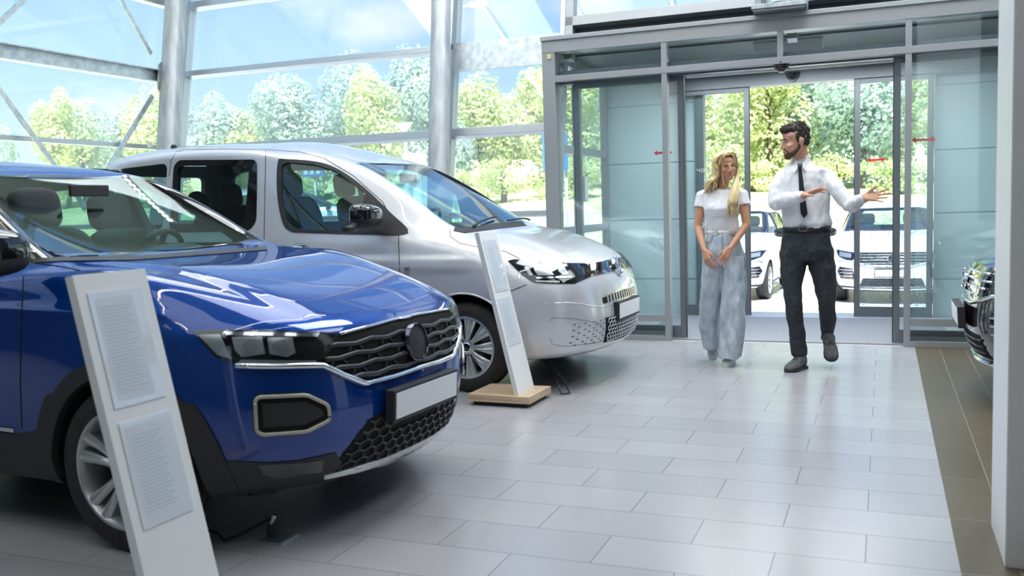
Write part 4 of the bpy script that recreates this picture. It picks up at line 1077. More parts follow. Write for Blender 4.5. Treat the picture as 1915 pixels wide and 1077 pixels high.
# ---- silver van
def van_grid():
    s = []
    s.append([(.60,0,.22),(.84,0,.25),(.915,0,.36),(.93,0,.50),(.915,0,.64),(.885,0,.76),(.83,0,.86),(.76,0,.925),(.42,0,1.06),(-.02,0,1.18),(-.55,0,1.455),(-1.08,0,1.71),(-1.5,0,1.865),(-1.9,0,1.93)])
    s.append([(.58,.38,.22),(.81,.38,.25),(.885,.38,.36),(.90,.39,.5),(.885,.39,.64),(.855,.39,.76),(.80,.39,.86),(.73,.39,.925),(.40,.38,1.065),(-.03,.38,1.18),(-.54,.36,1.455),(-1.06,.34,1.705),(-1.5,.34,1.855),(-2.0,0,1.935)])
    s.append([(.50,.64,.225),(.70,.65,.25),(.78,.67,.36),(.80,.68,.5),(.79,.68,.64),(.76,.68,.76),(.69,.67,.86),(.60,.66,.93),(.32,.62,1.065),(-.08,.58,1.175),(-.57,.55,1.45),(-1.05,.52,1.695),(-1.5,.53,1.835),(-2.1,0,1.94)])
    s.append([(.38,.78,.23),(.47,.82,.25),(.55,.85,.36),(.57,.86,.5),(.56,.86,.64),(.52,.85,.76),(.44,.83,.87),(.34,.80,.955),(.12,.76,1.075),(-.16,.72,1.165),(-.60,.68,1.45),(-1.03,.63,1.685),(-1.48,.64,1.81),(-2.2,0,1.943)])
    s.append([(.16,.85,.23),(.19,.88,.25),(.25,.91,.36),(.27,.92,.5),(.26,.92,.64),(.24,.915,.76),(.2,.90,.88),(.15,.875,.97),(.0,.83,1.07),(-.26,.79,1.15),(-.70,.735,1.43),(-1.12,.685,1.67),(-1.5,.68,1.79),(-2.3,0,1.946)])
    s.append([(-.05,.87,.23),(-.05,.90,.25),(-.03,.925,.36),(0,.93,.5),(0,.93,.64),(0,.925,.78),(-.03,.915,.90),(-.06,.895,1.0),(-.2,.865,1.08),(-.42,.845,1.14),(-.84,.77,1.42),(-1.25,.72,1.66),(-1.58,.71,1.79),(-2.4,0,1.95)])
    s.append([(-.55,.86,.23),(-.55,.89,.25),(-.55,.91,.36),(-.55,.91,.5),(-.55,.915,.64),(-.55,.925,.78),(-.55,.92,.90),(-.56,.905,1.0),(-.62,.89,1.08),(-.75,.875,1.14),(-1.1,.80,1.42),(-1.42,.75,1.66),(-1.68,.735,1.80),(-2.5,0,1.952)])
    ys = (.86,.89,.91,.912,.92,.927,.922,.912,.90,.885,.83,.78,.745)
    s.append([(-1.2 + d, y, z) for d, y, z in zip((0,0,0,0,0,0,0,0,0,-.08,-.25,-.45,-.63), ys, (.23,.25,.36,.5,.64,.78,.9,1.0,1.08,1.15,1.43,1.69,1.825))] + [(-2.6,0,1.955)])
    s.append([(-2.0 + d, y, z) for d, y, z in zip((0,0,0,0,0,0,0,0,0,-.04,-.08,-.12,-.2), ys, (.23,.25,.36,.5,.64,.78,.9,1.0,1.08,1.17,1.44,1.735,1.855))] + [(-2.75,0,1.957)])
    s.append([(-2.95 + d, y, z) for d, y, z in zip((0,) * 13, ys, (.23,.25,.36,.5,.64,.78,.9,1.0,1.08,1.17,1.44,1.735,1.86))] + [(-3.05,0,1.957)])
    s.append([(-3.50,.80,.26),(-3.6,.83,.28),(-3.63,.84,.36),(-3.65,.845,.5),(-3.65,.845,.64),(-3.65,.845,.78),(-3.65,.845,.9),(-3.65,.84,1.0),(-3.65,.835,1.08),(-3.64,.83,1.17),(-3.62,.79,1.44),(-3.57,.74,1.7),(-3.50,.69,1.825),(-3.25,0,1.95)])
    s.append([(-3.55,0,.26),(-3.68,0,.28),(-3.71,0,.36),(-3.72,0,.5),(-3.72,0,.64),(-3.72,0,.78),(-3.72,0,.9),(-3.72,0,1.0),(-3.72,0,1.08),(-3.71,0,1.17),(-3.69,0,1.44),(-3.64,0,1.74),(-3.54,0,1.88),(-3.4,0,1.935)])
    return s
def van_warp(p):
    x, y, z = p
    if abs(y) > .84 and .85 < z < 1.1 and x < .2: y += math.copysign(.012 * sstep(1.0, .95, z) * sstep(.85, .9, z) * sstep(.2, -.2, x), y)   # waist crease
    if x > .05 and .9 < z < 1.12 and abs(y) < .9:
        z += .012 * sstep(.60, .54, abs(y)) * sstep(.75, .6, x) * sstep(.0, .2, x)
    if x > .55 and .53 < z < .60 and abs(y) < .6: x += 0
    return (x, y, z)
M_silver = pm('silver_paint', (.66, .67, .71), .32, .35, Coat_Weight=1.0, Coat_Roughness=.02)
van = Car('silver_van', (-2.688, 2.519, 0), -.035, van_grid(), 'silver people carrier van parked behind the blue car beside the glass front', 'van', warp=van_warp)
V = van; R_ = van.root
FW = [(-.47,1.15),(-.64,1.30),(-.90,1.50),(-1.14,1.645),(-1.34,1.715),(-1.60,1.745),(-1.665,1.73),(-1.64,1.45),(-1.57,1.24),(-1.50,1.185),(-1.40,1.17),(-.8,1.145)]
SWn = rounded([(-1.86,1.755),(-2.68,1.79),(-2.73,1.74),(-2.73,1.22),(-2.68,1.19),(-1.90,1.19),(-1.83,1.26)], .05)
QW = rounded([(-2.80,1.77),(-3.30,1.745),(-3.42,1.70),(-3.46,1.28),(-3.40,1.23),(-2.80,1.22)], .06)
FW_in = rounded([(-.86,1.17),(-.86,1.44),(-1.14,1.625),(-1.34,1.69),(-1.58,1.72),(-1.63,1.70),(-1.61,1.45),(-1.55,1.27),(-1.48,1.205)], .03)
SWi = rounded([(-1.93,1.71),(-2.66,1.74),(-2.69,1.70),(-2.69,1.26),(-2.64,1.23),(-1.95,1.23)], .06)
QT = rounded([(-.52,1.168),(-.72,1.30),(-.745,1.168)], .015)
T27 = math.atan2(1.705 - 1.18, 1.08 - .02)
VWS = rounded([(-.70, .02), (.70, .02), (.585, 1.16), (-.585, 1.16)], .09)
cuts = [prismcut(q, 'y', -1.2, 1.2, M_blackpl) for q in (FW_in, SWi, QW, QT)] + [windscreen_cut(VWS, M_blackpl, T27, -.03, 1.185), prismcut(rounded([(-.62,1.25),(.62,1.25),(.56,1.70),(-.56,1.70)], .06), 'x', -4.2, -3.2, M_blackpl)]
me = body_with_cabin(V, [M_silver, M_cabin2, M_dark, M_blackpl, M_silver], ((0, .326), (-2.72, .326)), .385, (-3.62, -.25, .5), cuts)
link('body', me, None, R_, 35, local=True)
V.patch('windscreen', grow(VWS, .012), M_carglass, off=-.006, thick=.004, mode=flat_mode(-.03, 1.185, T27), fit=True)
for q, g_ in ((FW_in, M_carglass), (QT, M_carglass), (SWi, M_carglass2), (QW, M_carglass2)): V.patch('side_window', grow(q, .008), g_, off=-.010, thick=.004, mode='side', mirror=True)
def rim(name, outer, inner, mat=M_blackpl, off=.004):
    # frame between two outlines, as line of bridging quads on the skin
    n = 90
    def resample(P):
        P = np.array(P + [P[0]]); d = np.concatenate([[0], np.cumsum(np.linalg.norm(np.diff(P, axis=0), axis=1))]); t = np.linspace(0, d[-1], n + 1)[:-1]
        return np.stack([np.interp(t, d, P[:, 0]), np.interp(t, d, P[:, 1])], 1)
    A = resample([tuple(p) for p in outer]); B_ = resample([tuple(p) for p in inner]); c = A.mean(0)
    th = lambda p: np.argmin(np.linalg.norm(B_ - p, axis=1))
    for sg in (1, -1):
        vs = []; fs = []
        for i in range(n):
            b = B_[th(A[i])]
            for q, o_ in ((A[i], off), ((A[i] + b) / 2, off), (b, off), (b, off - .02), (A[i], off - .02)):
                co, nr = V.hit(q, 'side'); co = co + nr * o_; vs.append((co.x, co.y * sg, co.z))
        for i in range(n):
            j = (i + 1) % n
            for k in range(5): fs.append((i * 5 + k, j * 5 + k, j * 5 + (k + 1) % 5, i * 5 + (k + 1) % 5))
        m_ = bpy.data.meshes.new(name); m_.from_pydata(vs, [], fs); bm = bmesh.new(); bm.from_mesh(m_); bmesh.ops.recalc_face_normals(bm, faces=bm.faces); bm.to_mesh(m_); bm.free()
        link(name, m_, mat, R_, 40, local=True)
rim('window_frame', spl_outline(FW, 4), FW_in)
rim('window_frame', SWn, SWi, M_gloss)
V.patch('window_sail', [(-.50,1.158),(-.66,1.30),(-.86,1.46),(-.86,1.16)][::-1] , M_blackpl, off=.006, thick=.012, mode='side', mirror=True) if False else None
V.patch('window_divider', [(-.775,1.158),(-.775,1.385),(-.86,1.45),(-.88,1.45),(-.88,1.158)], M_blackpl, off=.007, thick=.012, mode='side', mirror=True)
# seams
V.line('door_seam', [[(497,282),(496,340),(494,440),(494,462)]], M_gap, r=.0028, mirror=True)
V.line('door_seam', [[(745,430),(747,500),(750,540)]], M_gap, r=.0028, mirror=True)
V.line('door_seam', [[(316,330),(320,300),(330,284),(345,280),(420,279),(500,280),(560,284),(606,296),(660,328),(716,378),(724,393),(745,436)]], M_gap, r=.0028, mirror=True)
V.line('bonnet_seam', [[(842,428),(842,442),(860,455),(900,463),(945,470),(972,484)]], M_gap, r=.0028, mirror=True)
V.line('wing_seam', [[(950,546),(985,532)]], M_gap, r=.0028, mirror=True)
V.line('roof_seam', [[(668,307),(720,306),(770,308),(800,311)]], M_gap, r=.004, step=6)
# arch lip and wing badge
V.line('arch_lip', [[(math.cos(a) * .392, .326 + math.sin(a) * .392) for a in [-.15 + (PI + .3) * k / 40 for k in range(41)]]], M_silver, r=.007, mode='side', mirror=True, step=.05)
V.patch('wing_badge', [(757,500),(766,500),(766,512),(757,512)], M_satin, off=.006, thick=.008, mirror=True, step=4)
# headlamps
vh = rounded([(949,488),(962,485),(1010,489),(1060,492),(1096,493),(1108,503),(1112,514),(1090,524),(1074,531),(1030,531),(996,528),(976,514)], 3, 3)
h = V.patch('headlamp', vh, M_gloss, off=.003, thick=.012, mirror=True, step=7)
def vp(nm, pts, mat, off, st=5):
    for o_, m_ in zip(h, (False, True)): V.patch(nm, pts, mat, off=off, thick=.008, parent=o_, step=st, only_mirror=m_)
vp('reflector', [(996,496),(1022,497),(1036,515),(1006,516),(1000,508)], M_reflector, .008)
vp('reflector', [(1042,500),(1055,500),(1063,514),(1052,515),(1044,508)], M_reflector, .008)
vp('side_reflector', [(980,500),(987,499),(997,515),(990,516)], M_satin, .007)
vp('light_strip', [(1002,519),(1068,517),(1067,520),(1003,522)], M_chrome, .010)
vp('light_strip', [(1000,525),(1046,526),(1046,529),(1004,528)], M_satin, .010)
vp('lamp_cover', vh, M_lens, .016, 7)
# black strip and emblem between the lamps
V.patch('grille_strip', V.sym([(1150,484),(1130,489),(1100,494),(1106,513),(1112,515),(1135,510),(1152,506)]), M_gloss, off=.008, thick=.014, mode='front', step=.03)
def vw_emblem(car, y, z, r, mat, parent=None, off=.02, tilt=-.3):
    co, n = car.hit((y, z), 'front'); A = Matrix.Translation((co.x + off, y, z)) @ Matrix.Rotation(PI / 2 + tilt, 4, 'Y')
    o = MB().lathe([(.0005, -.012), (r * .9, -.012), (r * .9, 0), (.0005, .002)], A, 40).build('emblem', M_gloss, parent or car.root, 40, local=True)
    MB().lathe([(r * .88, -.01), (r * .88, .010), (r * .94, .014), (r, .010), (r, -.01)], A, 48, True).build('emblem_ring', mat, o, 40, local=True)
    mb = MB()
    # local of lathe: x down, y across
    def st(p, q): mb.bar(A @ Vector((-p[1] * r, p[0] * r, .008)), A @ Vector((-q[1] * r, q[0] * r, .008)), r * .13, .006, up=A.to_3x3() @ Vector((0, 0, 1)))
    for s_ in (-1, 1):
        st((s_ * .36, .80), (0, .12)); st((s_ * .80, .38), (s_ * .40, -.72)); st((s_ * .40, -.72), (0, .02))
    mb.build('emblem_letters', mat, o, local=True)
    return o
vw_emblem(V, 0, .845, .078, M_chrome)
# upper intake slot with fins
slot = V.sym([(1167,541),(1145,549),(1126,557),(1128,568),(1145,562),(1167,554)])
V.patch('intake_slot', slot, M_dark, off=.003, thick=.01, mode='front', step=.03)
iy = [p[0] for p in slot]; iz = [p[1] for p in slot]
mb = MB()
for k in range(-8, 9):
    y = k * .052
    if min(iy) + .02 < y < max(iy) - .02:
        a, n = V.hit((y, max(iz) - .004), 'front'); b, n = V.hit((y, min(iz) + .004), 'front'); mb.bar(a + n * .002, b + n * .002, .012, .02, up=(1, 0, 0))
tag(mb.build('intake_mesh', M_silver, R_, local=True), kind='stuff')
V.line('bumper_crease', [V.sym([(1173,561),(1140,570),(1124,574),(1105,572),(1085,568),(1060,566),(1020,568)][::-1])], M_silver, r=.006, mode='front', off=-.003, step=.03)
plate(V, .950, .530, tilt=.02)
# lower grille field
V.line('bumper_inset_seam', [rounded([(1029,598),(1034,594),(1075,596),(1120,604),(1128,610),(1124,640),(1060,648),(1033,644),(1029,636)], 6) ], pm('inset_gap', (.10, .10, .11), .6), r=.0017, mirror=True, off=.0)
def vin(y, z): return abs(y) < .60 and .305 + .05 * (abs(y) / .6) ** 2 < z < .50 - .0 * abs(y)
hexmesh(V, 'grille_mesh', lambda y, z: vin(y, z) and abs(y) < .40, -.5, .5, .26, .56, .036, M_silver, r=.0042, off=.010, xsq=1.25)
V.patch('grille_void', [(-.40,.315),(-.42,.50),(.42,.50),(.40,.315),(0,.30)], M_dark, off=.003, thick=.008, mode='front', step=.03)
dots = []
for j in range(8):
    z = .335 + j * .022
    for y0 in (.44, .52, .60, .68):
        yy = y0 + (j % 2) * .035; dots.append([(yy, z), (yy + .016, z)])
mb = MB()
for sg in (1, -1):
    for d_ in dots:
        a, n = V.hit(d_[0], 'front'); b, _ = V.hit(d_[1], 'front'); mb.tube([(a.x + .001, a.y * sg, a.z), (b.x + .001, b.y * sg, b.z)], .0055, 6)
    for j in range(8):
        z = .335 + j * .022; a, n = V.hit((.42, z), 'front'); b, _ = V.hit((.70, z), 'front'); c_, _ = V.hit((.56, z), 'front')
        mb.tube([(a.x, a.y * sg, a.z), (c_.x, c_.y * sg, c_.z), (b.x, b.y * sg, b.z)], .0022, 5)
mb.build('grille_dimples', pm('shadow_grey', (.22, .22, .24), .5), R_, True, local=True)
disc(V, 'tow_cap', (-.36, .585), .030, M_silver, -.006) if False else None
for (x, y) in ((0, -.815), (0, .815), (-2.72, -.815), (-2.72, .815)): wheel(V, x, y, .326, .205, 'cover10', -1 if y < 0 else 1, rimr=.222)
for sd in (1,): pass
mirror_pod(V, -.735, 1.03, 1.285, M_gloss, M_blackpl, .125, .13, .085, side=1)
mirror_pod(V, -.735, 1.03, 1.285, M_gloss, M_blackpl, .09, .13, .075, side=-1)
for o in [o for o in R_.children if o.name.startswith('door_mirror')]: 
    pass
V.line('wiper', [[(-.06,-.6),(-.13,-.05)], [(-.05,.0),(-.10,.58)]], M_blackpl, r=.008, mode='top', off=.016, step=.05)
V.patch('cowl', [(848,432),(870,436),(930,428),(985,422),(975,414),(930,418),(870,426),(850,426)], M_blackpl, off=.004, thick=.01, step=7)
seat(V, -1.55, -.40, .80, h=.66); seat(V, -1.55, .40, .80, h=.66)
seat(V, -2.52, 0, .78, 'rear_seat', h=.62, w=.6); 
for y_ in (-.42, .42):
    MB().ball((-2.82, y_, 1.44), (.05, .13, .10), 14, 10).build('rear_headrest', M_cabin, R_, True, local=True)
mb = MB(); mb.prism([(-.2,0,1.10),(-.35,0,1.17),(-.80,0,1.20),(-.92,0,1.10),(-.92,0,.7),(-.2,0,.7)], (0,-.78,0), (0,.78,0)); mb.build('dashboard', M_cabin, R_, bevel=.02, local=True)
A = Matrix.Translation((-1.0, .38, 1.17)) @ Matrix.Rotation(-.95, 4, 'Y')
st = MB().lathe([(.185 + .015 * math.cos(t), .015 * math.sin(t)) for t in [2 * PI * k / 10 for k in range(10)]], A, 40, True).build('steering_wheel', M_blackpl, R_, True, local=True)
mb = MB(); mb.bar(A @ Vector((0, -.18, 0)), A @ Vector((0, .18, 0)), .03, .02); mb.ball(A @ Vector((0, 0, 0)), (.06, .06, .06), 12, 8); mb.build('steering_spokes', M_blackpl, st, True, local=True)
MB().box(-.95, -.93, -.13, .13, 1.55, 1.62).build('rear_view_mirror', M_blackpl, R_, bevel=.008, local=True)
MB().lathe([(.001, .03), (.02, .028), (.03, 0), (.001, 0)], Matrix.Translation((-3.05, -.42, 1.925)), 16).build('roof_aerial', M_blackpl, R_, True, local=True)
# ------------------------------------------------------------------ people
def J(px, py, y):                        # point of the sight line at depth y
    d = ray(px, py); t = (y - CAM[1]) / d[1]; p = CAM + d * t; return Vector(p)
class Blob(MB):
    def cap(s, a, b, ra, rb=None, n=16):
        rb = ra if rb is None else rb; a = Vector(a); b = Vector(b)
        s.cyl(a, b, ra, rb, n); s.ball(a, ra, n, 10); s.ball(b, rb, n, 10); return s
    def chain(s, pts, rs):
        for i in range(len(pts) - 1): s.cap(pts[i], pts[i + 1], rs[i], rs[i + 1])
        return s
    def loft(s, rows, n=28, p=2.0):
        """rows: (centre, half width vector, half depth vector), joined and closed"""
        V = []
        for c, ux, uy in rows:
            c = Vector(c); ux = Vector(ux); uy = Vector(uy)
            for i in range(n):
                a = 2 * PI * i / n; ca, sa = math.cos(a), math.sin(a)
                V.append(c + ux * (math.copysign(abs(ca) ** (2 / p), ca)) + uy * (math.copysign(abs(sa) ** (2 / p), sa)))
        m = len(rows)
        F = [(k * n + i, k * n + (i + 1) % n, (k + 1) * n + (i + 1) % n, (k + 1) * n + i) for k in range(m - 1) for i in range(n)]
        F += [tuple(range(n - 1, -1, -1)), tuple((m - 1) * n + i for i in range(n))]
        return s.add(V, F)
def blobmesh(mb, name, mat, parent, voxel=.006, smooth=2, noise=None, subdiv=0):
    me = mb.mesh(name)
    bm = bmesh.new(); bm.from_mesh(me); bm.normal_update()
    bm.to_mesh(me); bm.free()
    o = bpy.data.objects.new(name, me); COL.objects.link(o)
    mods = [('REMESH', dict(mode='VOXEL', voxel_size=voxel)), ('SMOOTH', dict(factor=.6, iterations=smooth))]
    o = apply_mods(o, mods); me = o.data; bpy.data.objects.remove(o)
    if noise:
        sc, amp, st = noise; from mathutils import noise as nz
        bm = bmesh.new(); bm.from_mesh(me); bm.normal_update()
        for v in bm.verts:
            q = Vector((v.co.x * sc * st[0], v.co.y * sc * st[1], v.co.z * sc * st[2]))
            v.co += v.normal * (amp * (nz.fractal(q, .9, 2.0, 3)))
        bm.to_mesh(me); bm.free()
    me.materials.clear()
    me.polygons.foreach_set('material_index', [0] * len(me.polygons))
    return link(name, me, mat, parent, True)
def hand(mb, w, d, n, t, spread=(.16, .05, -.06, -.18), curl=(.2, .25, .3, .35), sc=1.0, thumb=(.9, .45), tc=.25):
    """w wrist, d finger direction, n the way the palm faces, t towards the thumb"""
    w = Vector(w); d = Vector(d).normalized(); n = (Vector(n) - d * Vector(n).dot(d)).normalized(); t0 = d.cross(n); t0 = t0 if t0.dot(Vector(t)) > 0 else -t0; t = t0
    P = lambda a, b, c: w + (d * a + t * b + n * c) * sc
    for b, r in ((.026, .0135), (.009, .0145), (-.009, .0145), (-.025, .013)):
        mb.cap(P(.005, b * .62, 0), P(.082, b, 0), .016 * sc, r * sc)
    L = ((.040, .026, .020), (.046, .029, .022), (.042, .027, .021), (.032, .021, .018)); tips = []
    for k, b in enumerate((.029, .010, -.010, -.028)):
        p = P(.088 - .004 * abs(k - 1), b, 0); a = spread[k]; dirv = (d * math.cos(a) + t * math.sin(a)); c = 0
        for j, l in enumerate(L[k]):
            c += curl[k] * (1, 1.2, .8)[j]
            dd = dirv * math.cos(c) + n * math.sin(c); q = p + dd * l * sc
            r0 = (.0088, .0080, .0074)[j] * (.9 if k == 3 else 1); mb.cap(p, q, r0 * sc, (r0 - .0007) * sc, 10); p = q
        tips.append((p, dd))
    p = P(.018, .024, .004); a0, a1 = thumb
    dd = (d * math.cos(a0) + t * math.sin(a0) + n * tc).normalized(); q = p + dd * .042 * sc; mb.cap(p, q, .0145 * sc, .0115 * sc, 10)
    d2 = (d * math.cos(a1) + t * math.sin(a1) + n * tc).normalized(); q2 = q + d2 * .032 * sc; mb.cap(q, q2, .0108 * sc, .0095 * sc, 10)
    q3 = q2 + d2 * .022 * sc; mb.cap(q2, q3, .0095 * sc, .0078 * sc, 10); tips.append((q3, d2))
    return tips
def headframe(c, face, up=(0, 0, 1)):
    y = Vector(face).normalized(); u = Vector(up); x = y.cross(u).normalized(); z = x.cross(y)
    return Matrix(((x.x, y.x, z.x, c[0]), (x.y, y.y, z.y, c[1]), (x.z, y.z, z.z, c[2]), (0, 0, 0, 1)))
def head(mb, M, male=True, s=1.0):
    R = M.to_3x3()
    def P(*v): return M @ (Vector(v) * s)
    def E(c, r): mb.ball(P(*c), tuple(q * s for q in r), 24, 16, R)
    E((0, -.012, .040), (.0745, .094, .088)); E((0, .030, -.020), (.060, .062, .085)); E((0, .02, .05), (.066, .068, .055))
    w = 1.0 if male else .90
    E((0, .062, -.094), (.028 * w, .027, .022)); E((0, .045, -.075), (.042 * w, .045, .035))
    for q in (-1, 1):
        mb.cap(P(q * .056 * w, -.010, -.040), P(q * .026 * w, .050, -.092), (.021 if male else .018) * s, .019 * s)
        mb.cap(P(q * .058, .0, .02), P(q * .056 * w, -.010, -.045), .019 * s, .019 * s)
        E((q * .036, .064, -.022), (.025, .022, .020)); E((q * .036, .050, -.048), (.022, .028, .030))
        mb.cap(P(q * .012, .0845, .022), P(q * .040, .074, .026), .0105 * s, .008 * s, 10)
        E((q * .077, -.012, .000), (.008, .019, .030)); E((q * .080, -.020, .008), (.007, .014, .020))
        mb.ball(P(q * .010, .098, -.033), .0078 * s, 10, 8)
    mb.cap(P(0, .088, .020), P(0, .108, -.022), .0078 * s, .0105 * s, 12); mb.ball(P(0, .111, -.027), .0105 * s, 12, 8)
    mb.cap(P(-.017, .0855, -.060), P(.017, .0855, -.060), .0075 * s, .0075 * s, 10); mb.ball(P(0, .091, -.058), (.012 * s, .007 * s, .006 * s), 10, 8, R)
    mb.cap(P(-.013, .0845, -.069), P(.013, .0845, -.069), .0078 * s, .0078 * s, 10)
    return P
def face_parts(P, R, root, s, brow, iris, lip, male=True):
    eyes = MB(); ir = MB(); br = MB(); lp = MB(); lid = MB()
    for q in (-1, 1):
        e = bpy.data
        MB().ball(P(q * .031, .0765, .003), (.0112 * s, .0100 * s, .0078 * s), 16, 12, R).build('eye', pm('eye_white', (.75, .74, .72), .2), root, True)
        o = MB().ball(P(q * .031 + .0, .0818, .0035), (.0056 * s, .0060 * s, .0060 * s), 12, 8, R).build('iris', iris, root, True)
        MB().cap2 if False else None
        b = Blob(); b.cap(P(q * .020, .0845, .0085), P(q * .031, .0868, .0105), .0026 * s, .0030 * s, 8); b.cap(P(q * .031, .0868, .0105), P(q * .043, .078, .0065), .0030 * s, .002 * s, 8)
        b.build('eyelid', pm('eyelid_line', (.10, .06, .05), .6), root, True)
        b = Blob(); r_ = .0040 if male else .0022
        b.cap(P(q * .014, .0935, .028), P(q * .030, .0915, .033), r_ * s, r_ * s, 8); b.cap(P(q * .030, .0915, .033), P(q * .047, .077, .029), r_ * s, .0018 * s, 8)
        b.build('eyebrow', brow, root, True)
    b = Blob(); b.cap(P(-.016, .0890, -.0610), P(0, .0965, -.0595), .0042 * s, .0052 * s, 8); b.cap(P(0, .0965, -.0595), P(.016, .0890, -.0610), .0052 * s, .0042 * s, 8)
    b.cap(P(-.012, .0895, -.0685), P(.012, .0895, -.0685), .0056 * s, .0056 * s, 8)
    b.build('lips', lip, root, True)

def skinmat(name, c):
    m = pm(name, c, .5, Subsurface_Weight=.12, Subsurface_Scale=.02); bsdf(m).inputs['Subsurface Radius'].default_value = (1, .35, .2); return m
M_skinm = skinmat('skin_light_tan', (.62, .34, .23)); M_skinw = skinmat('skin_fair_tan', (.60, .31, .19))
M_shirt = noise_color(pm('white_cotton', (.78, .79, .82), .75), (.74, .75, .79), (.84, .85, .87), 9, 3)
M_tee = pm('white_jersey', (.80, .81, .84), .8)
M_trous = noise_color(pm('charcoal_wool', (.03, .035, .045), .8), (.020, .026, .034), (.036, .043, .054), 60, 2)
M_tie = pm('navy_tie', (.010, .013, .026), .5)
M_belt = pm('black_leather', (.012, .012, .016), .35)
M_buckle = pm('buckle_steel', (.7, .68, .62), .25, 1.0)
M_suede = noise_color(pm('grey_suede', (.10, .10, .10), .95), (.075, .075, .078), (.14, .14, .14), 40, 3)
M_jean = noise_color(pm('washed_denim', (.45, .52, .6), .85), (.36, .43, .51), (.60, .67, .74), 16, 5, stretch=(1, 1, .5), bump=.15)
M_hairw = noise_color(pm('blonde_hair', (.75, .58, .30), .42), (.60, .43, .19), (.86, .72, .44), 30, 3, stretch=(1, 1, .12))
M_hairm = noise_color(pm('dark_brown_hair', (.03, .02, .015), .6), (.012, .009, .008), (.045, .030, .022), 60, 4)
M_beard = noise_color(pm('brown_beard', (.06, .035, .02), .8), (.035, .020, .012), (.11, .062, .036), 120, 3)
M_iris = pm('iris', (.03, .03, .03), .15)

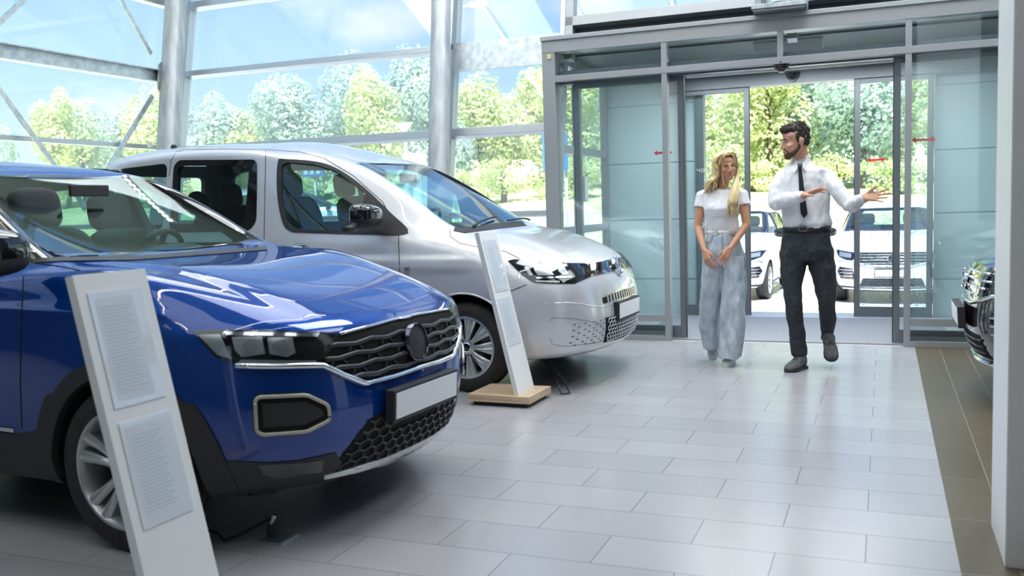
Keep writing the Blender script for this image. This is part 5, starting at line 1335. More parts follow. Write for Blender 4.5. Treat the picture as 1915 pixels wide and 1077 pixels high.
# ---- man
Ym = 3.08
def man():
    base = J(1490, 684, Ym); root = empty('person', (base.x, Ym, 0))
    tag(root, 'bearded man in white shirt, dark tie and charcoal trousers, gesturing with both hands', 'person')
    Y = Ym
    hc = J(1487, 266, Y - .02); face = Vector((-.86, -.50, -.10)); M = headframe(hc, face)
    b = Blob(); P = head(b, M, True, 1.04); R = M.to_3x3()
    nb = J(1498, 302, Y + .02); b.cap(P(0, -.035, -.045), nb, .053, .058); b.cap(P(0, -.02, -.07), nb + Vector((0, -.01, .02)), .052, .055)
    sR = J(1462, 326, Y); sL = J(1545, 322, Y + .02); pel = J(1507, 462, Y)
    b.loft([(nb + Vector((0, 0, -.02)), (.07, 0, 0), (0, .06, 0)), ((sR + sL) / 2 + Vector((0, 0, -.03)), (.14, 0, 0), (0, .08, 0)), (J(1506, 380, Y), (.14, 0, 0), (0, .10, 0)), (J(1507, 430, Y), (.14, 0, 0), (0, .09, 0)), (pel, (.15, 0, 0), (0, .10, 0))])
    # right arm (left in the picture)
    eR = J(1453, 378, Y - .10); wR = J(1500, 367, Y - .30)
    eL = J(1589, 384, Y - .10); wL = J(1617, 369, Y - .24)
    b.chain([sR + Vector((.02, 0, -.03)), eR, wR], [.036, .034, .026]); b.chain([sL + Vector((-.02, 0, -.03)), eL, wL], [.036, .034, .026])
    b.cap(wR, wR + (wR - eR).normalized() * .02, .026, .024)
    hand(b, J(1502, 366, Y - .31), J(1541, 351, Y - .37) - J(1502, 366, Y - .31), (.25, -.25, -.9), (0.2, -.9, -.4), curl=(.06, .10, .14, .20), spread=(.14, .05, -.05, -.16), thumb=(.55, .25), tc=.45, sc=1.04)
    hand(b, J(1618, 368, Y - .25), J(1662, 366, Y - .33) - J(1618, 368, Y - .25), (.1, -.85, .35), (0, .3, 1), curl=(.10, .08, .10, .12), spread=(.22, .04, -.12, -.30), thumb=(.5, .25), tc=.5, sc=1.04)
    # legs, front foot flat, rear foot lifted
    hR = J(1484, 470, Y); kR = J(1482, 562, Y - .06); aR = J(1494, 660, Y + .02)
    hL = J(1532, 470, Y + .02); kL = J(1545, 562, Y + .02); aL = J(1548, 634, Y + .22)
    b.chain([hR, kR, aR], [.080, .050, .028]); b.chain([hL, kL, aL], [.080, .050, .028])
    
    
    blobmesh(b, 'body', M_skinm, root, .0046, 3)
    face_parts(P, R, root, 1.04, M_hairm, M_iris, pm('lips_rose', (.45, .20, .17), .45), True)
    # hair: cap with swept-up front
    h = Blob(); Mi_ = M.inverted()
    def E(c, r): h.ball(P(*c), r, 24, 16, R)
    E((0, -.022, .060), (.078, .094, .083)); E((0, .030, .095), (.064, .064, .042)); E((0, -.065, .02), (.066, .045, .068)); E((0, .060, .098), (.052, .036, .032)); E((0, .082, .098), (.042, .022, .022)); E((0, -.02, .115), (.058, .075, .035))
    for q in (-1, 1): h.cap(P(q * .066, .012, .045), P(q * .073, .010, .0), .013, .008); h.cap(P(q * .062, -.02, .05), P(q * .066, -.04, .0), .02, .018)
    h.cap(P(-.068, -.005, .05), P(-.070, .018, .02), .012, .008); h.cap(P(.068, -.005, .05), P(.070, .018, .02), .012, .008)
    ob = blobmesh(h, 'hair', M_hairm, root, .005, 2, noise=(50, .0045, (1, 1, .5)))
    rng = random.Random(9); st = MB(); W = wmat(root)
    vs_ = [(W @ v.co, v.normal.copy()) for v in ob.data.vertices]; back = (R @ Vector((0, -1, 0))); fwd = -back; upv = R @ Vector((0, 0, 1))
    for k in range(900):
        p, n = vs_[rng.randrange(len(vs_))]; lp = Mi_ @ p
        if lp.z < .03 and lp.y > .0: continue
        dd = (back * .8 + upv * -.5 + (R @ Vector((rng.uniform(-.4, .4), 0, 0)))) if lp.z < .10 else (fwd * (.9 if lp.y > .02 else -.5) + (R @ Vector((rng.uniform(-.7, .7), 0, 0))) + upv * .3)
        td = (dd - n * dd.dot(n)).normalized(); L_ = .020 if lp.z > .09 else .012
        st.tube([p + n * .0005, p + td * L_ * .5 + n * .0035, p + td * L_ + n * .001], [.0020, .0017, .0006], 4)
    link('hair_strands', st.mesh('hair_strands', recalc=False), M_hairm, ob, True)
    # cut the hair mass back off the forehead and face
    me = ob.data; bm = bmesh.new(); bm.from_mesh(me); bm.transform(wmat(root)); Mi = M.inverted()
    kill = [v for v in bm.verts if (Mi @ v.co).y > .045 and (Mi @ v.co).z < .072]
    bmesh.ops.delete(bm, geom=kill, context='VERTS'); bm.transform(wmat(root).inverted()); bm.to_mesh(me); bm.free()
    bd = Blob()
    for q in (-1, 1):
        bd.cap(P(q * .070, .004, -.005), P(q * .064, .002, -.040), .007, .013); bd.cap(P(q * .064, .002, -.040), P(q * .045, .040, -.080), .013, .016); bd.cap(P(q * .045, .040, -.080), P(q * .018, .066, -.100), .017, .018)
        bd.cap(P(q * .008, .0885, -.047), P(q * .026, .080, -.058), .006, .0055, 10); bd.cap(P(q * .026, .080, -.058), P(q * .028, .074, -.078), .006, .009, 10); bd.cap(P(q * .045, .045, -.062), P(q * .03, .065, -.078), .012, .012, 10)
    bd.ball(P(0, .072, -.100), (.026, .022, .020), 16, 10, R); bd.cap(P(-.012, .082, -.082), P(.012, .082, -.082), .009, .009, 10)
    blobmesh(bd, 'beard', M_beard, root, .0038, 3, noise=(120, .0025, (1, 1, 1)))
    # shirt
    s = Blob(); c0 = (sR + sL) / 2
    s.loft([(nb + Vector((0, 0, .000)), (.068, 0, 0), (0, .070, 0)), (nb + Vector((-.01, 0, -.028)), (.115, 0, 0), (0, .085, 0)), (c0 + Vector((0, 0, .018)), (.180, 0, 0), (0, .105, 0)), (c0 + Vector((0, 0, -.05)), (.193, 0, 0), (0, .122, 0)), (J(1506, 372, Y), (.182, 0, 0), (0, .128, 0)), (J(1507, 400, Y), (.172, 0, 0), (0, .122, 0)), (J(1509, 418, Y), (.180, 0, 0), (0, .122, 0)), (J(1508, 427, Y), (.168, 0, 0), (0, .112, 0)), (J(1508, 432, Y), (.15, 0, 0), (0, .10, 0))], 40, 2.2)
    s.chain([sR + Vector((.016, 0, -.020)), (sR + eR) / 2 + Vector((-.008, 0, 0)), eR + Vector((0, 0, -.005)), (eR + wR) / 2, wR + (eR - wR) * .10], [.066, .066, .058, .050, .037])
    s.chain([sL + Vector((-.016, 0, -.020)), (sL + eL) / 2, eL + Vector((.002, 0, -.004)), (eL + wL) / 2, wL + (eL - wL) * .12], [.066, .063, .056, .048, .037])
    blobmesh(s, 'shirt', M_shirt, root, .006, 2, noise=(9, .016, (1.3, 1, .55)))
    for w_, e_ in ((wR, eR), (wL, eL)):
        dd = (w_ - e_).normalized(); MB().cyl(w_ - dd * .055, w_ + dd * .012, .036, .037, 28, cap=False).build('cuff', M_shirt, root, True) if False else None
        cb = Blob(); cb.cyl(w_ - dd * .060, w_ + dd * .006, .040, .039, 28); blobmesh(cb, 'cuff', M_shirt, root, .0045, 2)
    # collar
    for q in (-1, 1):
        cpt = J(1497, 313, Y - .100); a_ = nb + Vector((q * .064, .0, .035)); f_ = cpt + Vector((q * .006, .0, .02)); t_ = cpt + Vector((q * .040, .004, -.040)); bk_ = nb + Vector((q * .072, .0, -.004))
        MB().prism([a_, f_, t_, bk_], (0, 0, 0), (0, -.006, .003)).build('collar', M_shirt, root, bevel=.001)
    cb = Blob(); cb.loft([(nb + Vector((0, .0, -.01)), (.069, 0, 0), (0, .068, 0)), (nb + Vector((0, .005, .045)), (.064, 0, 0), (0, .062, 0))]); cb.build('collar_band', M_shirt, root, True)
    # tie
    k0 = J(1495, 309, Y - .118); k1 = J(1495, 317, Y - .122)
    tie = [(J(1496, 316, Y - .128), .013), (J(1498, 340, Y - .142), .017), (J(1500, 365, Y - .146), .020), (J(1503, 392, Y - .140), .024), (J(1504, 400, Y - .136), .024), (J(1504, 408, Y - .134), .001)]
    mb = MB(); V_ = []
    for p, w in tie: V_ += [p + Vector((-w, 0, 0)), p + Vector((0, -.006, 0)), p + Vector((w, 0, 0)), p + Vector((0, .006, 0))]
    F_ = [(k * 4 + i, k * 4 + (i + 1) % 4, (k + 1) * 4 + (i + 1) % 4, (k + 1) * 4 + i) for k in range(len(tie) - 1) for i in range(4)]
    mb.add(V_, F_ + [(0, 1, 2, 3)]); t_ = mb.build('tie', M_tie, root, 40)
    kb = Blob(); kb.loft([(J(1496, 305, Y - .118), (.020, 0, 0), (0, .010, 0)), (J(1496, 312, Y - .126), (.016, 0, 0), (0, .011, 0)), (J(1496, 318, Y - .130), (.010, 0, 0), (0, .008, 0))], 16, 3); kb.build('tie_knot', M_tie, root, True)
    # belt, trousers
    def row(px, py, y, rx, ry): return (J(px, py, y), (rx, 0, 0), (0, ry, 0))
    t = Blob(); t.loft([row(1508, 430, Y, .166, .112), row(1508, 445, Y, .176, .118), row(1509, 468, Y, .196, .128), row(1509, 486, Y + .01, .196, .120)], 36, 2.2)
    t.loft([row(1484, 470, Y, .100, .112), row(1483, 500, Y - .01, .097, .105), row(1482, 530, Y - .03, .080, .09), row(1483, 562, Y - .06, .068, .078), row(1487, 600, Y - .03, .060, .070), row(1492, 635, Y + .0, .058, .064), row(1495, 664, Y + .0, .056, .064)], 28, 2.1)
    t.loft([row(1532, 470, Y + .02, .100, .112), row(1537, 500, Y + .02, .098, .105), row(1542, 530, Y + .02, .084, .09), row(1546, 562, Y + .02, .070, .078), row(1548, 598, Y + .12, .058, .066), row(1548, 625, Y + .19, .050, .056), row(1547, 634, Y + .22, .047, .052)], 28, 2.1)
    tr = blobmesh(t, 'trousers', M_trous, root, .006, 3, noise=(8, .012, (1, 1, .8)))
    bl = MB(); n = 48; V_ = []; F_ = []
    for zpy, g in ((423.5, 0), (432, 0)):
        c = J(1508, zpy, Y)
        for i in range(n): V_.append(c + Vector((.174 * math.cos(2 * PI * i / n), .120 * math.sin(2 * PI * i / n), 0)))
    bl.add(V_, [(i, (i + 1) % n, n + (i + 1) % n, n + i) for i in range(n)]); bo = bl.mesh('belt'); lk = link('belt', bo, M_belt, root, True); apply_mods(lk, [('SOLIDIFY', dict(thickness=.005, offset=1))])
    bc = J(1501, 428, Y - .128); mb = MB(); 
    mb.bar(bc + Vector((-.022, 0, -.017)), bc + Vector((-.022, 0, .017)), .006, .006); mb.bar(bc + Vector((-.022, 0, -.017)), bc + Vector((.030, 0, -.017)), .006, .006, up=(0, 1, 0)); mb.bar(bc + Vector((-.022, 0, .017)), bc + Vector((.030, 0, .017)), .006, .006, up=(0, 1, 0)); mb.bar(bc + Vector((.03, 0, -.017)), bc + Vector((.03, 0, .017)), .006, .006)
    mb.build('belt_buckle', M_buckle, root)
    # shoes
    def shoe(ank, heel, toe, w=.050, up=Vector((0, 0, 1)), mat=M_suede, sole=M_blackpl, hgt=.105, lace=True, name='shoe'):
        heel = Vector(heel); toe = Vector(toe); f = (toe - heel).normalized(); x = f.cross(up).normalized(); u = x.cross(f); L = (toe - heel).length
        b = Blob(); rows = []
        for q, rw, rh in ((0.0, .55, .75), (.06, .78, 1.0), (.25, .80, 1.0), (.42, .90, .80), (.62, 1.08, .58), (.80, 1.05, .46), (.94, .78, .36), (1.0, .35, .22)):
            rows.append((heel + f * L * q + u * (hgt * rh / 2 + .012), x * (w * rw), u * (hgt * rh / 2)))
        b.loft(rows, 24, 2.5); b.cap(heel + f * L * .20 + u * .07, heel + f * L * .20 + u * .07 + (ank - heel - f * L * .2 - u * .07) * .75, w * .95, w * .95)
        so = blobmesh(b, name, mat, root, .005, 2)
        mb = MB(); pts = []
        for q, rw in ((-.01, .5), (.04, .85), (.25, .86), (.45, .86), (.65, 1.06), (.82, 1.02), (.95, .74), (1.02, .3)): pts.append((q, rw))
        ol = [heel + f * L * q + x * (w * rw * 1.05) for q, rw in pts] + [heel + f * L * q - x * (w * rw * 1.05) for q, rw in reversed(pts)]
        MB().prism(ol, u * 0, u * .022).build('sole', sole, so, bevel=.002)
        if lace:
            mb = MB()
            for q in (.36, .44, .52): mb.tube([heel + f * L * q + x * w * .5 + u * (hgt * (.98 - q * .42)), heel + f * L * q + u * (hgt * (1.12 - q * .42)), heel + f * L * q - x * w * .5 + u * (hgt * (.98 - q * .42))], .003, 6)
            mb.build('laces', M_blackpl, so, True)
        return so
    toe = J(1473, 690, Y - .20); toe.z = 0.0; heel = J(1503, 681, Y + .03); heel.z = 0.0
    shoe(aR, heel, toe)
    toe = J(1556, 676, Y + .02); toe.z = max(toe.z, .012); heel = toe + Vector((-.035, .19, .13))
    shoe(aL, heel, toe, up=Vector((0, -.5, 1)).normalized())
    return root, shoe
mroot, shoe_fn = man()

# ---- woman
Yw = 3.12
def woman():
    base = J(1352, 676, Yw); root = empty('person', (base.x, Yw, 0))
    tag(root, 'blonde woman in white T-shirt, white belt and wide pale blue jeans', 'person')
    Y = Yw
    hc = J(1357, 312, Y - .02); face = Vector((.50, -.86, -.06)); M = headframe(hc, face, (-.10, 0, 1))
    b = Blob(); s_ = .93; P = head(b, M, False, s_); R = M.to_3x3()
    nb = J(1351, 352, Y + .02); b.cap(P(0, -.03, -.05), nb, .044, .046)
    sR = J(1313, 361, Y + .01); sL = J(1387, 358, Y + .01)
    b.loft([(nb + Vector((0, 0, .0)), (.055, 0, 0), (0, .05, 0)), ((sR + sL) / 2 + Vector((0, 0, -.02)), (.115, 0, 0), (0, .07, 0)), (J(1350, 400, Y), (.105, 0, 0), (0, .085, 0)), (J(1350, 432, Y), (.105, 0, 0), (0, .075, 0)), (J(1352, 470, Y), (.14, 0, 0), (0, .09, 0))])
    eR = J(1305, 424, Y - .02); wR = J(1317, 468, Y - .14); eL = J(1396, 420, Y - .03); wL = J(1366, 464, Y - .16)
    b.chain([sR + Vector((.012, 0, -.03)), (sR + eR) / 2, eR, (eR * .4 + wR * .6), wR], [.034, .038, .031, .026, .020]); b.chain([sL + Vector((-.012, 0, -.03)), (sL + eL) / 2, eL, (eL * .4 + wL * .6), wL], [.034, .038, .031, .026, .020])
    t1 = hand(b, J(1318, 469, Y - .145), J(1324, 492, Y - .17) - J(1318, 469, Y - .145), (.4, .9, 0), (.9, -.3, 0), curl=(.30, .32, .35, .4), spread=(.08, .02, -.04, -.1), thumb=(.5, .15), tc=.4, sc=.86)
    t2 = hand(b, J(1365, 465, Y - .165), J(1352, 489, Y - .19) - J(1365, 465, Y - .165), (-.3, .9, 0), (-.9, -.3, 0), curl=(.22, .25, .3, .34), spread=(.10, .03, -.05, -.14), thumb=(.5, .15), tc=.4, sc=.86)
    hR = J(1334, 480, Y); kR = J(1330, 560, Y + .04); aR = J(1333, 640, Y + .20); hL = J(1370, 480, Y); kL = J(1368, 560, Y - .04); aL = J(1359, 660, Y - .02)
    b.chain([hR, kR, aR], [.07, .045, .030]); b.chain([hL, kL, aL], [.07, .045, .030])
    blobmesh(b, 'body', M_skinw, root, .0042, 3)
    nm = pm('red_nail_varnish', (.75, .03, .04), .2)
    for tp in (t1, t2):
        for p, d in tp: MB().ball(p + d * .004 + Vector((0, -.004, 0)), (.005, .004, .007), 8, 6).build('nail', nm, root, True)
    face_parts(P, R, root, s_, pm('brow_light_brown', (.20, .12, .06), .7), M_iris, pm('lips_pink', (.60, .22, .20), .4), False)
    # hair
    h = Blob(); h.ball(P(0, -.022, .055), (.077 * s_, .092 * s_, .080 * s_), 24, 16, R); h.ball(P(0, -.05, 0), (.072 * s_, .055 * s_, .09 * s_), 20, 14, R); h.ball(P(0, .012, .088), (.070 * s_, .078 * s_, .052 * s_), 24, 16, R)
    for q in (-1, 1): h.cap(P(q * .066, .01, .07), P(q * .078, .0, -.06), .024, .022); h.cap(P(q * .045, .062, .100), P(q * .070, .035, .03), .016, .014)
    rng = random.Random(5); crown = P(0, -.02, .138)
    strands = MB()
    hb = blobmesh(h, 'hair', M_hairw, root, .006, 2)
    me = hb.data; bm = bmesh.new(); bm.from_mesh(me); bm.transform(wmat(root)); Mi = M.inverted()
    kill = [v for v in bm.verts if (Mi @ v.co).y > .052 * s_ and ((Mi @ v.co).x / (.057 * s_)) ** 2 + ((Mi @ v.co).z / (.100 * s_)) ** 2 < 1]
    bmesh.ops.delete(bm, geom=kill, context='VERTS'); bm.transform(wmat(root).inverted()); bm.to_mesh(me); bm.free()
    def strand(pts, r): 
        # smooth polyline through the points
        P_ = [Vector(p) for p in pts]; out = []
        for i in range(len(P_) - 1):
            p0 = P_[max(0, i - 1)]; p1 = P_[i]; p2 = P_[i + 1]; p3 = P_[min(len(P_) - 1, i + 2)]
            for k in range(4):
                t = k / 4; out.append(.5 * ((2 * p1) + (p2 - p0) * t + (2 * p0 - 5 * p1 + 4 * p2 - p3) * t * t + (-p0 + 3 * p1 - 3 * p2 + p3) * t ** 3))
        out.append(P_[-1]); m = len(out); strands.tube(out, [r * (1 if k < m * .75 else 1 - .8 * (k - m * .75) / (m * .25)) for k in range(m)], 5)
    part = lambda y: P(.006, y, .142 - abs(y) * .32)
    for k in range(170):           # far side (left in the picture), falling behind the shoulder
        y0 = rng.uniform(-.07, .06); a = rng.uniform(0, 1)
        root_p = P(.0, y0, .128 - .35 * abs(y0) ** 1.3)
        side = P(.088 + .008 * a, y0 * .7, .045 + .02 * rng.random()); jaw = P(.088 + .018 * a, .005 + y0 * .95, -.060)
        end = J(1315 + 26 * rng.random(), 352 + rng.uniform(-4, 12), Y - .085 + .16 * rng.random())
        mid = (jaw * .55 + end * .45) + Vector((-.012, -.012, 0))
        strand([root_p, P(.052, y0 * 1.15, .112), side, jaw, mid, end], rng.uniform(.0030, .0048))
    for k in range(170):           # near side (right in the picture), gathered and falling down the front
        y0 = rng.uniform(-.06, .065)
        root_p = P(.002, y0, .128 - .35 * abs(y0) ** 1.3)
        side = P(-.088, y0 * .7, .045); jaw = P(-.084 - .010 * rng.random(), .015 + y0 * .55, -.055)
        q = rng.uniform(-1, 1); m1 = J(1375 + q * 6, 352, Y - .085 - .02 * rng.random()); m2 = J(1371 + q * 9, 376, Y - .125 - .02 * rng.random()); end = J(1371 + q * 10, 402 + rng.uniform(-10, 5), Y - .13 - .02 * rng.random())
        strand([root_p, P(-.054, y0 * 1.15, .112), side, jaw, m1, m2, end], rng.uniform(.0035, .0055))
    for k in range(46):            # hairline either side of the parting
        sg = -1 if k % 2 else 1; a = rng.random()
        strand([P(.004, .050 + .030 * a, .134 - .014 * a), P(sg * .030, .070 + .012 * a, .108 - .004 * a), P(sg * (.062 + .003 * a), .058, .055), P(sg * .080, .030 + .01 * a, -.01), P(sg * (.086 + .004 * a), .012, -.06), P(sg * .082, .0, -.11)], .0034)
    for k in range(10):            # thin face-framing lock
        q = rng.uniform(-1, 1); strand([P(.02, .085, .108), P(.054, .088, .05), P(.064, .078, -.03), P(.060 + .003 * q, .075, -.10), P(.050 + .004 * q, .074, -.145)], .0025)
    for k in range(90):            # back
        a = rng.uniform(-1, 1); strand([P(a * .02, -.03, .13), P(a * .06, -.09, .07), P(a * .075, -.10, -.03), P(a * .07, -.085, -.11), J(1340 + a * 18, 356 + rng.uniform(0, 8), Y + .11)], .0055)
    link('hair_strands', strands.mesh('hair_strands', recalc=False), M_hairw, hb, True)
    # T-shirt
    t = Blob(); c0 = (sR + sL) / 2
    t.loft([(nb + Vector((0, .005, -.004)), (.070, 0, 0), (0, .058, 0)), (nb + Vector((0, .002, -.018)), (.098, 0, 0), (0, .070, 0)), (c0 + Vector((0, 0, .018)), (.125, 0, 0), (0, .078, 0)), (c0 + Vector((0, 0, -.010)), (.150, 0, 0), (0, .088, 0)), (J(1350, 375, Y), (.150, 0, 0), (0, .100, 0)), (J(1350, 390, Y - .01), (.145, 0, 0), (0, .112, 0)), (J(1349, 408, Y), (.128, 0, 0), (0, .10, 0)), (J(1350, 425, Y), (.132, 0, 0), (0, .095, 0)), (J(1351, 434, Y), (.125, 0, 0), (0, .088, 0))], 36, 2.2)
    for q in (-1, 1): t.ball(J(1350 + q * 14, 389, Y - .058), (.060, .056, .060), 20, 14)
    for s0, e0, q in ((sR, eR, -1), (sL, eL, 1)):
        d = (e0 - s0); t.cap(s0 + Vector((-q * .034, 0, -.010)), s0 + d * .10, .046, .045); t.cyl(s0 + d * .05, s0 + d * .42 + Vector((q * .004, 0, 0)), .044, .051, 24)
    blobmesh(t, 't_shirt', M_tee, root, .0055, 2, noise=(9, .010, (1, 1, .5)))
    cb = MB().lathe([(.060 + .004 * math.cos(a), .004 * math.sin(a)) for a in [2 * PI * k / 8 for k in range(8)]], Matrix.Translation(nb + Vector((0, -.004, -.008))) @ Matrix.Rotation(.30, 4, 'X') @ Matrix.Scale(1.14, 4, (1, 0, 0)), 36, True); cb.build('neckband', M_tee, root, True)
    # jeans
    def row(px, py, y, rx, ry): return (J(px, py, y), (rx, 0, 0), (0, ry, 0))
    j = Blob(); j.loft([row(1350, 433, Y, .122, .088), row(1351, 450, Y, .142, .10), row(1353, 475, Y, .166, .112), row(1353, 496, Y, .170, .11)], 36, 2.2)
    j.loft([row(1335, 480, Y, .090, .10), row(1333, 510, Y, .092, .10), row(1330, 560, Y + .05, .082, .10), row(1328, 600, Y + .10, .082, .105), row(1331, 630, Y + .15, .084, .115), row(1334, 651, Y + .18, .080, .12)], 28, 2.3)
    j.loft([row(1371, 480, Y, .094, .10), row(1372, 510, Y - .01, .096, .10), row(1372, 560, Y - .03, .096, .10), row(1371, 600, Y - .02, .098, .11), row(1368, 640, Y - .01, .092, .12), row(1364, 668, Y, .088, .13)], 28, 2.3)
    jn = blobmesh(j, 'jeans', M_jean, root, .0065, 3, noise=(7, .018, (1.5, 1, .5)))
    # seams, pockets, fly
    mb = MB(); mb.tube([J(cx_, py_, yy_ - .30 * ry_) + Vector((rx_ * .93, 0, 0)) for cx_, py_, yy_, rx_, ry_ in ((1371, 480, Y, .094, .10), (1372, 510, Y - .01, .096, .10), (1372, 560, Y - .03, .096, .10), (1371, 600, Y - .02, .098, .11), (1368, 640, Y - .01, .092, .12), (1364, 666, Y, .088, .13))], .003, 6); mb.build('side_seam', pm('dark_denim', (.12, .16, .24), .9), jn, True)
    mb = MB(); mb.tube([J(1351, 440, Y - .104), J(1352, 460, Y - .120), J(1350, 480, Y - .122)], .0025, 6); mb.build('fly', pm('dark_denim', (.12, .16, .24), .9), jn, True)
    for q in (-1, 1): MB().tube([J(1350 + q * 17, 440, Y - .095), J(1350 + q * 20, 450, Y - .100), J(1350 + q * 30, 455, Y - .088)], .0018, 6).build('pocket_edge', pm('dark_denim', (.12, .16, .24), .9), jn, True)
    n = 40; V_ = []
    for zpy in (430.5, 438.5):
        c = J(1350, zpy, Y)
        for i in range(n): V_.append(c + Vector((.130 * math.cos(2 * PI * i / n), .094 * math.sin(2 * PI * i / n), 0)))
    me = bpy.data.meshes.new('belt'); me.from_pydata(V_, [], [(i, (i + 1) % n, n + (i + 1) % n, n + i) for i in range(n)]); lk = link('belt', me, pm('white_leather', (.72, .71, .68), .4), root, True); apply_mods(lk, [('SOLIDIFY', dict(thickness=.005, offset=1))])
    bc = J(1337, 434.5, Y - .096); mb = MB(); mb.bar(bc + Vector((-.02, 0, -.018)), bc + Vector((-.02, 0, .018)), .005, .005); mb.bar(bc + Vector((.02, 0, -.018)), bc + Vector((.02, 0, .018)), .005, .005); mb.bar(bc + Vector((-.02, 0, .018)), bc + Vector((.02, 0, .018)), .005, .005, up=(0, 1, 0)); mb.bar(bc + Vector((-.02, 0, -.018)), bc + Vector((.02, 0, -.018)), .005, .005, up=(0, 1, 0)); mb.build('belt_buckle', pm('pale_buckle', (.70, .69, .66), .35), root)
    return root, aR, aL
wroot, wa, wb = woman()
M_whiteshoe = pm('white_leather_shoe', (.70, .71, .73), .45)
def wshoe(ank, heel, toe, up=Vector((0, 0, 1))):
    heel = Vector(heel); toe = Vector(toe); f = (toe - heel).normalized(); x = f.cross(up).normalized(); u = x.cross(f); L = (toe - heel).length; w = .040; hgt = .075
    b = Blob(); rows = []
    for q, rw, rh in ((0.0, .55, .75), (.06, .78, 1.0), (.25, .80, 1.0), (.42, .90, .80), (.62, 1.05, .62), (.80, 1.02, .5), (.94, .78, .38), (1.0, .35, .22)): rows.append((heel + f * L * q + u * (hgt * rh / 2 + .015), x * (w * rw), u * (hgt * rh / 2)))
    b.loft(rows, 24, 2.5); b.cap(heel + f * L * .18 + u * .06, ank, .036, .034); so = blobmesh(b, 'shoe', M_whiteshoe, wroot, .005, 2)
    pts = [(-.01, .5), (.04, .85), (.25, .86), (.45, .86), (.65, 1.06), (.82, 1.02), (.95, .74), (1.02, .3)]
    ol = [heel + f * L * q + x * (w * rw * 1.05) for q, rw in pts] + [heel + f * L * q - x * (w * rw * 1.05) for q, rw in reversed(pts)]
    MB().prism(ol, u * 0, u * .026).build('sole', M_whiteshoe, so, bevel=.002)
    mb = MB()
    for q in (.40, .48, .56): mb.tube([heel + f * L * q + x * w * .5 + u * (hgt * (1.06 - q * .5)), heel + f * L * q + u * (hgt * (1.26 - q * .5)), heel + f * L * q - x * w * .5 + u * (hgt * (1.06 - q * .5))], .003, 6)
    mb.build('laces', pm('grey_laces', (.35, .36, .38), .8), so, True)
toe = J(1357, 684, 3.02); toe.z = 0; wshoe(wb, (toe.x + .012, toe.y + .235, 0), toe)
toe = J(1333, 661, 3.26); toe.z = .012; wshoe(wa, (toe.x - .03, toe.y + .19, .12), toe, up=Vector((0, -.45, 1)).normalized())
# ------------------------------------------------------------------ display stands
M_oak = noise_color(pm('light_oak', (.55, .40, .26), .5), (.46, .32, .20), (.66, .51, .35), 4, 6, stretch=(1, 14, 14))
M_slab = pm('white_laminate', (.80, .82, .83), .38)
M_sleeve = pm('acrylic_sleeve', (.72, .77, .83), .06, Coat_Weight=1.0)
M_print = pm('print_grey', (.50, .55, .62), .6)
def stand(x, y, a, label):
    r = empty('info_stand', (x, y, 0), a, label, 'display stand')
    b = MB().box(-.36, .09, -.175, .225, .028, .075).build('base', M_oak, r, bevel=.002, local=True)
    MB().box(-.33, .06, -.145, .195, 0, .028).build('plinth', M_blackpl, r, local=True)
    A = Matrix.Translation((0, 0, .075)) @ Matrix.Rotation(-math.atan2(.2538, 1.084), 4, 'Y')
    L = math.hypot(.2538, 1.084); W = .1405
    MB().box(-.032, 0, -W, W, -.01, L, A).build('panel', M_slab, r, bevel=.002, local=True)
    for k, (z0, z1) in enumerate(((.70, 1.055), (.33, .655))):
        s = MB().box(0.0, .003, -.105, .100, z0, z1, A).build('document_sleeve', M_sleeve, r, local=True)
        MB().box(.0031, .0034, -.085, .060, z0 + .02, z1 - .02, A).build('sheet', pm('printed_sheet', (.62, .68, .76), .5), s, local=True)
        mb = MB(); n = int((z1 - z0 - .08) / .011)
        for j in range(n):
            zz = z1 - .05 - j * .011; mb.box(.0034, .0037, -.075, .05 - (j * 37 % 5) * .008, zz, zz + .0035, A)
        tag(mb.build('printed_lines', M_print, s, local=True), kind='stuff')
    return r
stand(-1.904, -2.206, -.043, 'leaning white information stand in the foreground before the blue car')
stand(-2.177, 1.393, -.023, 'leaning white information stand on an oak base beside the silver van')

# cable under the van and its plug; floor socket below the blue car
tag(MB().tube([(-2.32, 1.92, .26), (-2.20, 1.86, .2), (-2.05, 1.78, .10), (-1.98, 1.72, .01), (-2.02, 1.66, .012), (-2.08, 1.74, .08), (-2.14, 1.84, .115), (-2.22, 1.86, .10), (-2.26, 1.82, .03), (-2.262, 1.80, .008)], .007, 8).build('charging_cable', M_belt, smooth=True), 'thin black cable looping from under the silver van to the floor', 'cable')
tag(MB().tube([(-2.75, -1.30, .02), (-2.62, -1.36, .02), (-2.50, -1.37, .012), (-2.42, -1.43, .010), (-2.36, -1.40, .03), (-2.29, -1.33, .07), (-2.262, -1.325, .085)], .006, 8).build('charging_cable', M_belt, smooth=True), 'thin black cable running under the blue car to the floor socket', 'cable')
fs = empty('floor_socket', (-2.24, -1.33, 0)); tag(fs, 'small metal floor socket with an upright plug before the blue car', 'floor socket')
MB().box(-2.30, -2.17, -1.39, -1.27, 0, .008).build('socket_frame', M_satin, fs, bevel=.002)
MB().box(-2.29, -2.18, -1.38, -1.28, .008, .012).build('socket_lid', M_aludark, fs)
MB().cyl((-2.262, -1.33, .01), (-2.262, -1.33, .06), .022, .016, 16).build('plug', M_blackpl, fs, 40)
MB().cyl((-2.262, -1.33, .06), (-2.245, -1.325, .10), .010, .012, 14).build('plug_tip', M_chrome, fs, 40)

